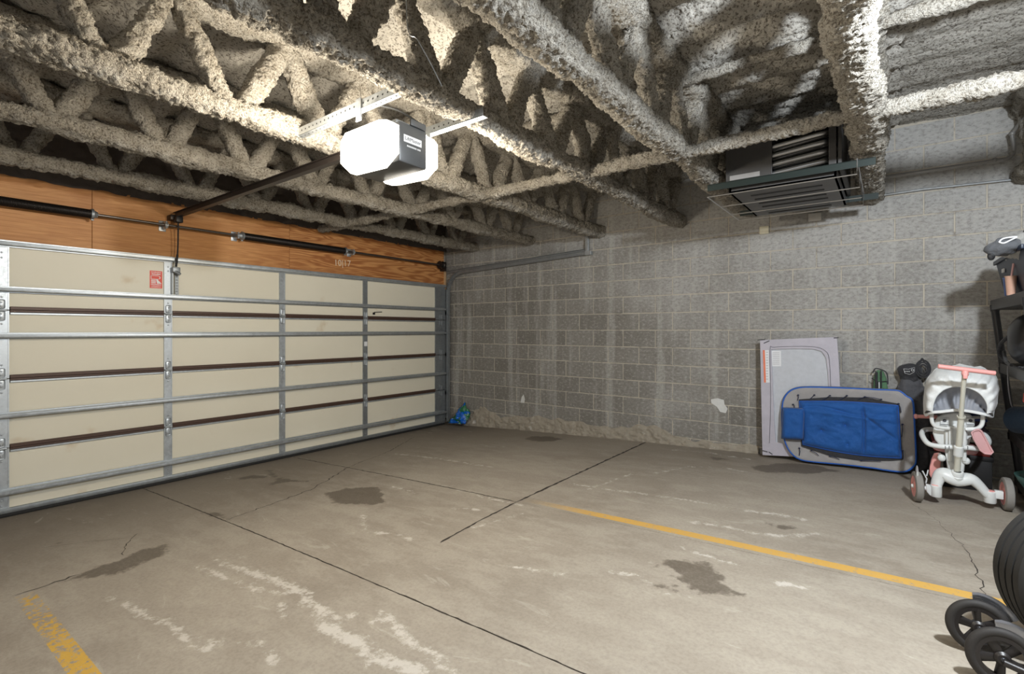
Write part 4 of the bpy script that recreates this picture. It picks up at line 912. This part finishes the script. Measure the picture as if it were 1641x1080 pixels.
GB = fabric('slate_bag_cloth', (.10, .105, .115), .75, 500, .9); LG = fabric('pale_bag_cloth', (.50, .49, .46), .75, 500, .9)
P1, F1 = lumpy((6.225, -1.18, zt+.305), (.095, .10, .055), 71, .022, 14, 40, 24, 2.4)
sb2 = link('drawstring_bag', np_mesh('drawstring_bag', P1, F1), GB, smooth=True, label='slate drawstring bag with a white cord slumped over the left rim of the navy tub', cat='bag')
MB().tube(spline([(6.19, -1.275, zt+.325), (6.21, -1.28, zt+.345), (6.27, -1.275, zt+.35), (6.24, -1.285, zt+.330), (6.21, -1.285, zt+.315), (6.19, -1.275, zt+.325)], 5), .005, 8).build('cord', PAPER, sb2)
MB().ball((6.16, -1.22, zt+.245), (.02, .02, .03), 8).build('toggle', BLACKP, sb2)
P1, F1 = lumpy((6.44, -.96, zt+.31), (.19, .36, .095), 73, .03, 10, 48, 26, 2.4)
link('pale_sack', np_mesh('pale_sack', P1, F1), LG, smooth=True, label='crumpled pale grey cloth heaped in the navy tub', cat='cloth')
P1, F1 = lumpy((6.56, -.92, zt+.42), (.20, .30, .08), 75, .02, 8, 40, 22, 2.4)
link('dark_sack', np_mesh('dark_sack', P1, F1), GREYF, smooth=True, label='dark rolled cloth topping the heap in the navy tub', cat='cloth')
# cups in front of the tub
CUP = simple('peach_clear_plastic', (.55, .33, .24), .3); CUPB = simple('blue_clear_plastic', (.10, .17, .42), .3)
def cup(y, m, lab, r=.045, h=.15, straw=True):
    q = MB(); x = 6.313; c = (x-.02, y, zt); q.lathe([(0, .001), (0, r*.72), (h, r), (h+.006, r+.004), (h+.006, r-.003), (.006, r*.66), (.006, .001)], c, (0, 0, 1), 24)
    o = q.build('cup', m, label=lab, cat='cup', group='cups beside the navy tub')
    if straw: MB().tube([(x-.03, y, zt+.02), (x-.01, y-.02, zt+h+.09)], .006, 8).build('straw', PINKL, o)
cup(-.845, CUPB, 'blue translucent cup behind the pink-strawed cup by the navy tub', .030, .12, False)
cup(-.925, CUP, 'peach plastic cup with a pink straw at the front edge of the top shelf', .031, .125)
# round black helmet-like pack, cable, red pouch, blue roll
P1, F1 = lumpy((6.44, -.80, 1.42), (.145, .20, .185), 81, .008, 6, 44, 30, 2.5)
hp = link('black_backpack', np_mesh('black_backpack', P1, F1), simple('glossy_black', (.02, .02, .022), .35), smooth=True, label='rounded black backpack filling the shelf below the navy tub', cat='backpack')
b = MB(); b.tube(spline([(6.31, -.78, 1.45), (6.275, -.66, 1.38), (6.28, -.60, 1.30), (6.31, -.68, 1.25)], 5), .012, 8); b.tube(spline([(6.30, -.62, 1.33), (6.285, -.80, 1.265), (6.285, -1.0, 1.25)], 5), .010, 8); b.build('strap', BLACKF, hp)
MB().tube(spline([(6.31, -.86, 1.245), (6.285, -.88, 1.24), (6.285, -.885, 1.10), (6.30, -.87, .98), (6.315, -.82, .95)], 6), .0035, 6).build('cable', simple('grey_cable', (.20, .20, .21), .5), label='thin grey cable dangling from the middle shelf edge', cat='cable')
P1, F1 = lumpy((6.46, -.98, 1.03), (.12, .12, .06), 83, .02, 10, 30, 20, 2.6); link('red_pouch', np_mesh('red_pouch', P1, F1), fabric('red_cloth', (.62, .03, .02), .7), smooth=True, label='red cloth pouch on top of the gear on the lower shelf', cat='pouch')
P1, F1 = lumpy((6.57, -.98, .82), (.19, .26, .075), 84, .02, 8, 30, 20, 2.8); link('dark_pouch', np_mesh('dark_pouch', P1, F1), BLACKF, smooth=True, label='black folded cloth under the red pouch, on the lower shelf', cat='cloth')
b = MB(); c = Vector((6.44, -.82, .865)); axv = Vector((.55, -.75, .12)).normalized(); b.lathe([(-.17, .001), (-.17, .07), (-.15, .093), (.12, .098), (.16, .094), (.172, .085), (.17, .06), (.14, .055), (.14, .001)], c, axv, 32)
bo = b.build('rolled_mat', fabric('denim_blue_mat', (.022, .048, .085), .7, 400, .4), label='denim-blue rolled mat lying on the lower shelf at the right edge', cat='mat')
MB().tube([c+axv*.173+(axv.orthogonal().normalized()*cos(a)+axv.cross(axv.orthogonal().normalized())*sin(a))*.078 for a in [2*pi*i/24 for i in range(24)]], .006, 6, closed=True).build('rim', PAPER, bo)
b = MB(); b.lathe([(0, .001), (0, .10), (.012, .12), (.085, .165), (.125, .185), (.13, .185), (.122, .158), (.015, .112), (.015, .001)], (6.49, -.95, .382), (0, 0, 1), 36); b.build('green_basin', simple('teal_plastic', (.06, .15, .14), .4), label='dark teal plastic basin on the bottom shelf, right of the tricycle', cat='basin')
P1, F1 = lumpy((6.49, -.95, .49), (.10, .10, .04), 87, .02, 14, 24, 14, 2.3); link('brown_cloth', np_mesh('brown_cloth', P1, F1), fabric('tan_cloth', (.35, .22, .14), .8), smooth=True, label='tan cloth lying in the teal basin', cat='cloth')

# ------------------------------------------------------------------ dark clutter between tricycle and wall
zb = fz(6.1); K1 = simple('black_crate', (.012, .011, .011), .6); K2 = simple('dark_red_crate', (.16, .018, .012), .55)
def crate(lo, hi, m, lab, name='crate', cat='crate', handle=True):
    b = MB(); lo = Vector(lo); hi = Vector(hi); b.box(lo, (hi.x, hi.y, hi.z-.03), .006); b.box((lo.x-.008, lo.y-.008, hi.z-.035), (hi.x+.008, hi.y+.008, hi.z), .004)
    o = b.build(name, m, label=lab, cat=cat)
    if handle:
        q = MB(); cx = (lo.x+hi.x)/2; q.box((cx-.05, lo.y-.014, hi.z-.075), (cx+.05, lo.y-.002, hi.z-.055), .003); q.build('handle', BLACKM, o)
    return o
crate((5.90, -.44, zb-.008), (6.26, -.14, zb+.27), K1, 'black crate on the floor behind the tricycle, lowest of the pile')
rc = crate((5.92, -.43, zb+.262), (6.25, -.15, zb+.36), K2, 'dark red crate stacked on the black crate behind the tricycle')
b = MB(); b.box((6.085, -.4385, zb+.275), (6.092, -.43, zb+.335)); b.build('divider', BLACKM, rc, smooth=False)
kb = crate((5.95, -.43, zb+.361), (6.24, -.16, zb+.46), K1, 'black carton with a white barcode label, on the dark red crate', 'carton', 'box', False)
a_ = (6.045, -.4395, zb+.375); lb = MB().box((6.02, -.4395, zb+.372), (6.19, -.4375, zb+.442)).build('barcode_label', simple('dim_paper', (.40, .39, .37), .7), kb, smooth=False)
b = MB(); rr = random.Random(3)
x = 6.10
while x < 6.175: w = rr.choice((.002, .003, .004)); b.box((x, -.4405, zb+.395), (x+w, -.4394, zb+.425)); x += w+rr.choice((.002, .003))
for k in range(4): b.box((6.03, -.4405, zb+.385+k*.012), (6.085, -.4394, zb+.389+k*.012))
b.build('print', BLACKM, lb, smooth=False)
nb_ = crate((6.02, -.42, zb+.461), (6.22, -.20, zb+.535), simple('purple_black', (.045, .022, .05), .5), 'small purple-black tool box on the carton, behind the tricycle', 'tool_box', 'box', False)
b = MB()
for k in range(3): b.box((6.085+k*.038, -.4215, zb+.478), (6.115+k*.038, -.4195, zb+.512), .004, seg=1)
b.build('dim_print', simple('mauve_print', (.14, .09, .13), .6), nb_, smooth=False)
MB().box((6.00, -.43, zb+.5355), (6.235, -.19, zb+.555), .006).build('blue_lid', simple('blue_lid', (.03, .06, .25), .45), label='flat blue lid on the small tool box behind the tricycle', cat='lid')
P1, F1 = lumpy((6.16, -.30, zb+.597), (.10, .09, .042), 91, .014, 14, 24, 14, 2.4); link('folded_cloth', np_mesh('folded_cloth', P1, F1), fabric('navy_cloth', (.015, .03, .09), .8), smooth=True, label='navy folded cloth lying on the blue lid', cat='cloth')
P1, F1 = lumpy((6.205, -.26, zb+.672), (.035, .035, .036), 93, .006, 14, 20, 12, 2.4); link('red_ball', np_mesh('red_ball', P1, F1), simple('deep_red', (.35, .02, .015), .5), smooth=True, label='small deep red lump on the navy cloth beside the shelf post', cat='toy')

# ------------------------------------------------------------------ crumpled blue and green plastic bag in the corner
o_ = PF(718, 681); bagm = NT('printed_film'); z_ = bagm.n('ShaderNodeSeparateXYZ'); bagm.set(z_.inputs[0], bagm.pos)
cc = bagm.mix(bagm.ramp(bagm.noise(9, 2, .4), .49, .52), (.005, .13, .045), (.0, .11, .52)); cc = bagm.mix(bagm.ramp(bagm.noise(26, 3, .6), .63, .66, 0, .9), cc, (.62, .66, .62)); bagm.col(cc).rough(.35).bump(bagm.noise(35, 3), .6, .01)
def bagp(u, v):
    a = [PY(719,678,-.16), PY(745,679,-.16)]; c = [PY(745,645,-.06), PY(754,664,-.06)]
    p = a[0].lerp(a[1], v).lerp(c[0].lerp(c[1], v), u); k = np.array([[u*6, v*6, 1.]])
    return p+Vector((0, -.05*sin(pi*u)*sin(pi*v)-.02*vnoise(k, 3)[0], .012*vnoise(k*1.7, 4)[0]))
o = MB().grid(bagp, 26, 20).build('plastic_bag', bagm.m, ang=180, label='crumpled blue and green plastic bag on the floor in the corner by the door track', cat='bag'); solid(o, .02)

# ------------------------------------------------------------------ spare tyre and rollator wheels at the right foreground
tc = Vector((6.27, -2.93, 0)); tc.z = fz(tc.x)+.308; an = Vector((.34, -.94, 0)).normalized(); TR = .306
prof = [(-.080, .185), (-.095, .21), (-.100, .245), (-.094, .28), (-.086, .293), (-.080, .299)]
for k in range(4):
    a = -.076+k*.040; prof += [(a, TR-.002), (a+.030, TR-.002), (a+.031, TR-.010), (a+.039, TR-.010)]
prof = prof[:-2]+[(.080, .299), (.086, .293), (.094, .28), (.100, .245), (.095, .21), (.080, .185)]
tyre = MB().lathe(prof, tc, an, 72).build('car_tyre', RUBBER, ang=25, label='black car tyre standing upright at the right edge of the picture', cat='tyre')
b = MB(); b.lathe([(-.075, .189), (-.085, .196), (-.075, .175), (-.03, .165), (.03, .165), (.075, .175), (.085, .196), (.075, .189)], tc, an, 48); u_ = Vector((0, 0, 1)); w_ = an.cross(u_)
for k in range(5):
    a = 2*pi*k/5+.3; b.tube([tc+an*.05, tc+an*.05+(u_*cos(a)+w_*sin(a))*.17], [.035, .022], 10, flat=.5)
b.lathe([(.0, .001), (.0, .06), (.06, .05), (.065, .001)], tc, an, 24); b.build('rim', GALV, tyre)
wk = empty('rollator', (5.95, -3.2, fz(5.95)), label='folded walker with two black five-spoke wheels, cut off at the lower right', cat='walker')
DB = simple('dark_brown_black_plastic', (.017, .014, .013), .4); CHR = simple('dark_chrome', (.30, .31, .34), .18, .9)
def rwheel(c, R, ax, rot):
    c = Vector(c); ax = Vector(ax).normalized(); u = Vector((0, 0, 1)); u = (u-ax*u.dot(ax)).normalized(); v = ax.cross(u)
    pr = [(.016*cos(a), R-.017+.017*sin(a)) for a in [2*pi*i/10 for i in range(10)]]; w = MB().lathe(pr, c, ax, 48, True).build('wheel', simple('soft_tyre', (.022, .019, .017), .7) if 'soft_tyre' not in bpy.data.materials else bpy.data.materials['soft_tyre'], wk)
    b = MB(); b.lathe([(-.013, R-.040), (-.013, R-.026), (.013, R-.026), (.013, R-.040)], c, ax, 48, True); b.lathe([(-.018, .001), (-.018, .016), (-.010, .024), (.010, .024), (.018, .016), (.018, .001)], c, ax, 24)
    for k in range(5):
        a = rot+2*pi*k/5; d = u*cos(a)+v*sin(a); b.tube([c+d*.018, c+d*(R-.032)], [.014, .019], 10, flat=.45)
    b.build('spokes', DB, w)
    b = MB(); b.lathe([(-.022, .001), (-.022, .006), (-.018, .008), (.018, .008), (.022, .006), (.022, .001)], c, ax, 12); b.build('axle_bolt', CHR, w)
    fn = [c+(u*cos(a)+v*sin(a))*(R+.010) for a in [radians(8-i*9) for i in range(9)]] if True else None
    b = MB(); b.tube(fn, [.016+.004*(i > 0) for i in range(9)], 10, flat=.25); b.build('fender', CHR, w)
    return c, u, v
zc = fz(5.9)+.101
W1 = rwheel((5.905, -3.07, zc), .10, (.10, -1, .10), .1); W2 = rwheel((5.945, -3.27, zc), .10, (.10, -1, .10), .5)
b = MB()
for c, u, v in (W1, W2): b.tube([c+Vector((0, -.03, 0)), c+Vector((.10, -.035, -.02)), c+Vector((.26, -.04, .06))], [.012, .013, .015], 10)
b.tube([W1[0]+Vector((.26, -.04, .06)), W2[0]+Vector((.26, -.04, .06))], .012, 10); b.tube([W2[0]+Vector((.26, .06, .06)), W2[0]+Vector((.60, .05, .45))], .013, 10); b.build('frame', DB, wk)
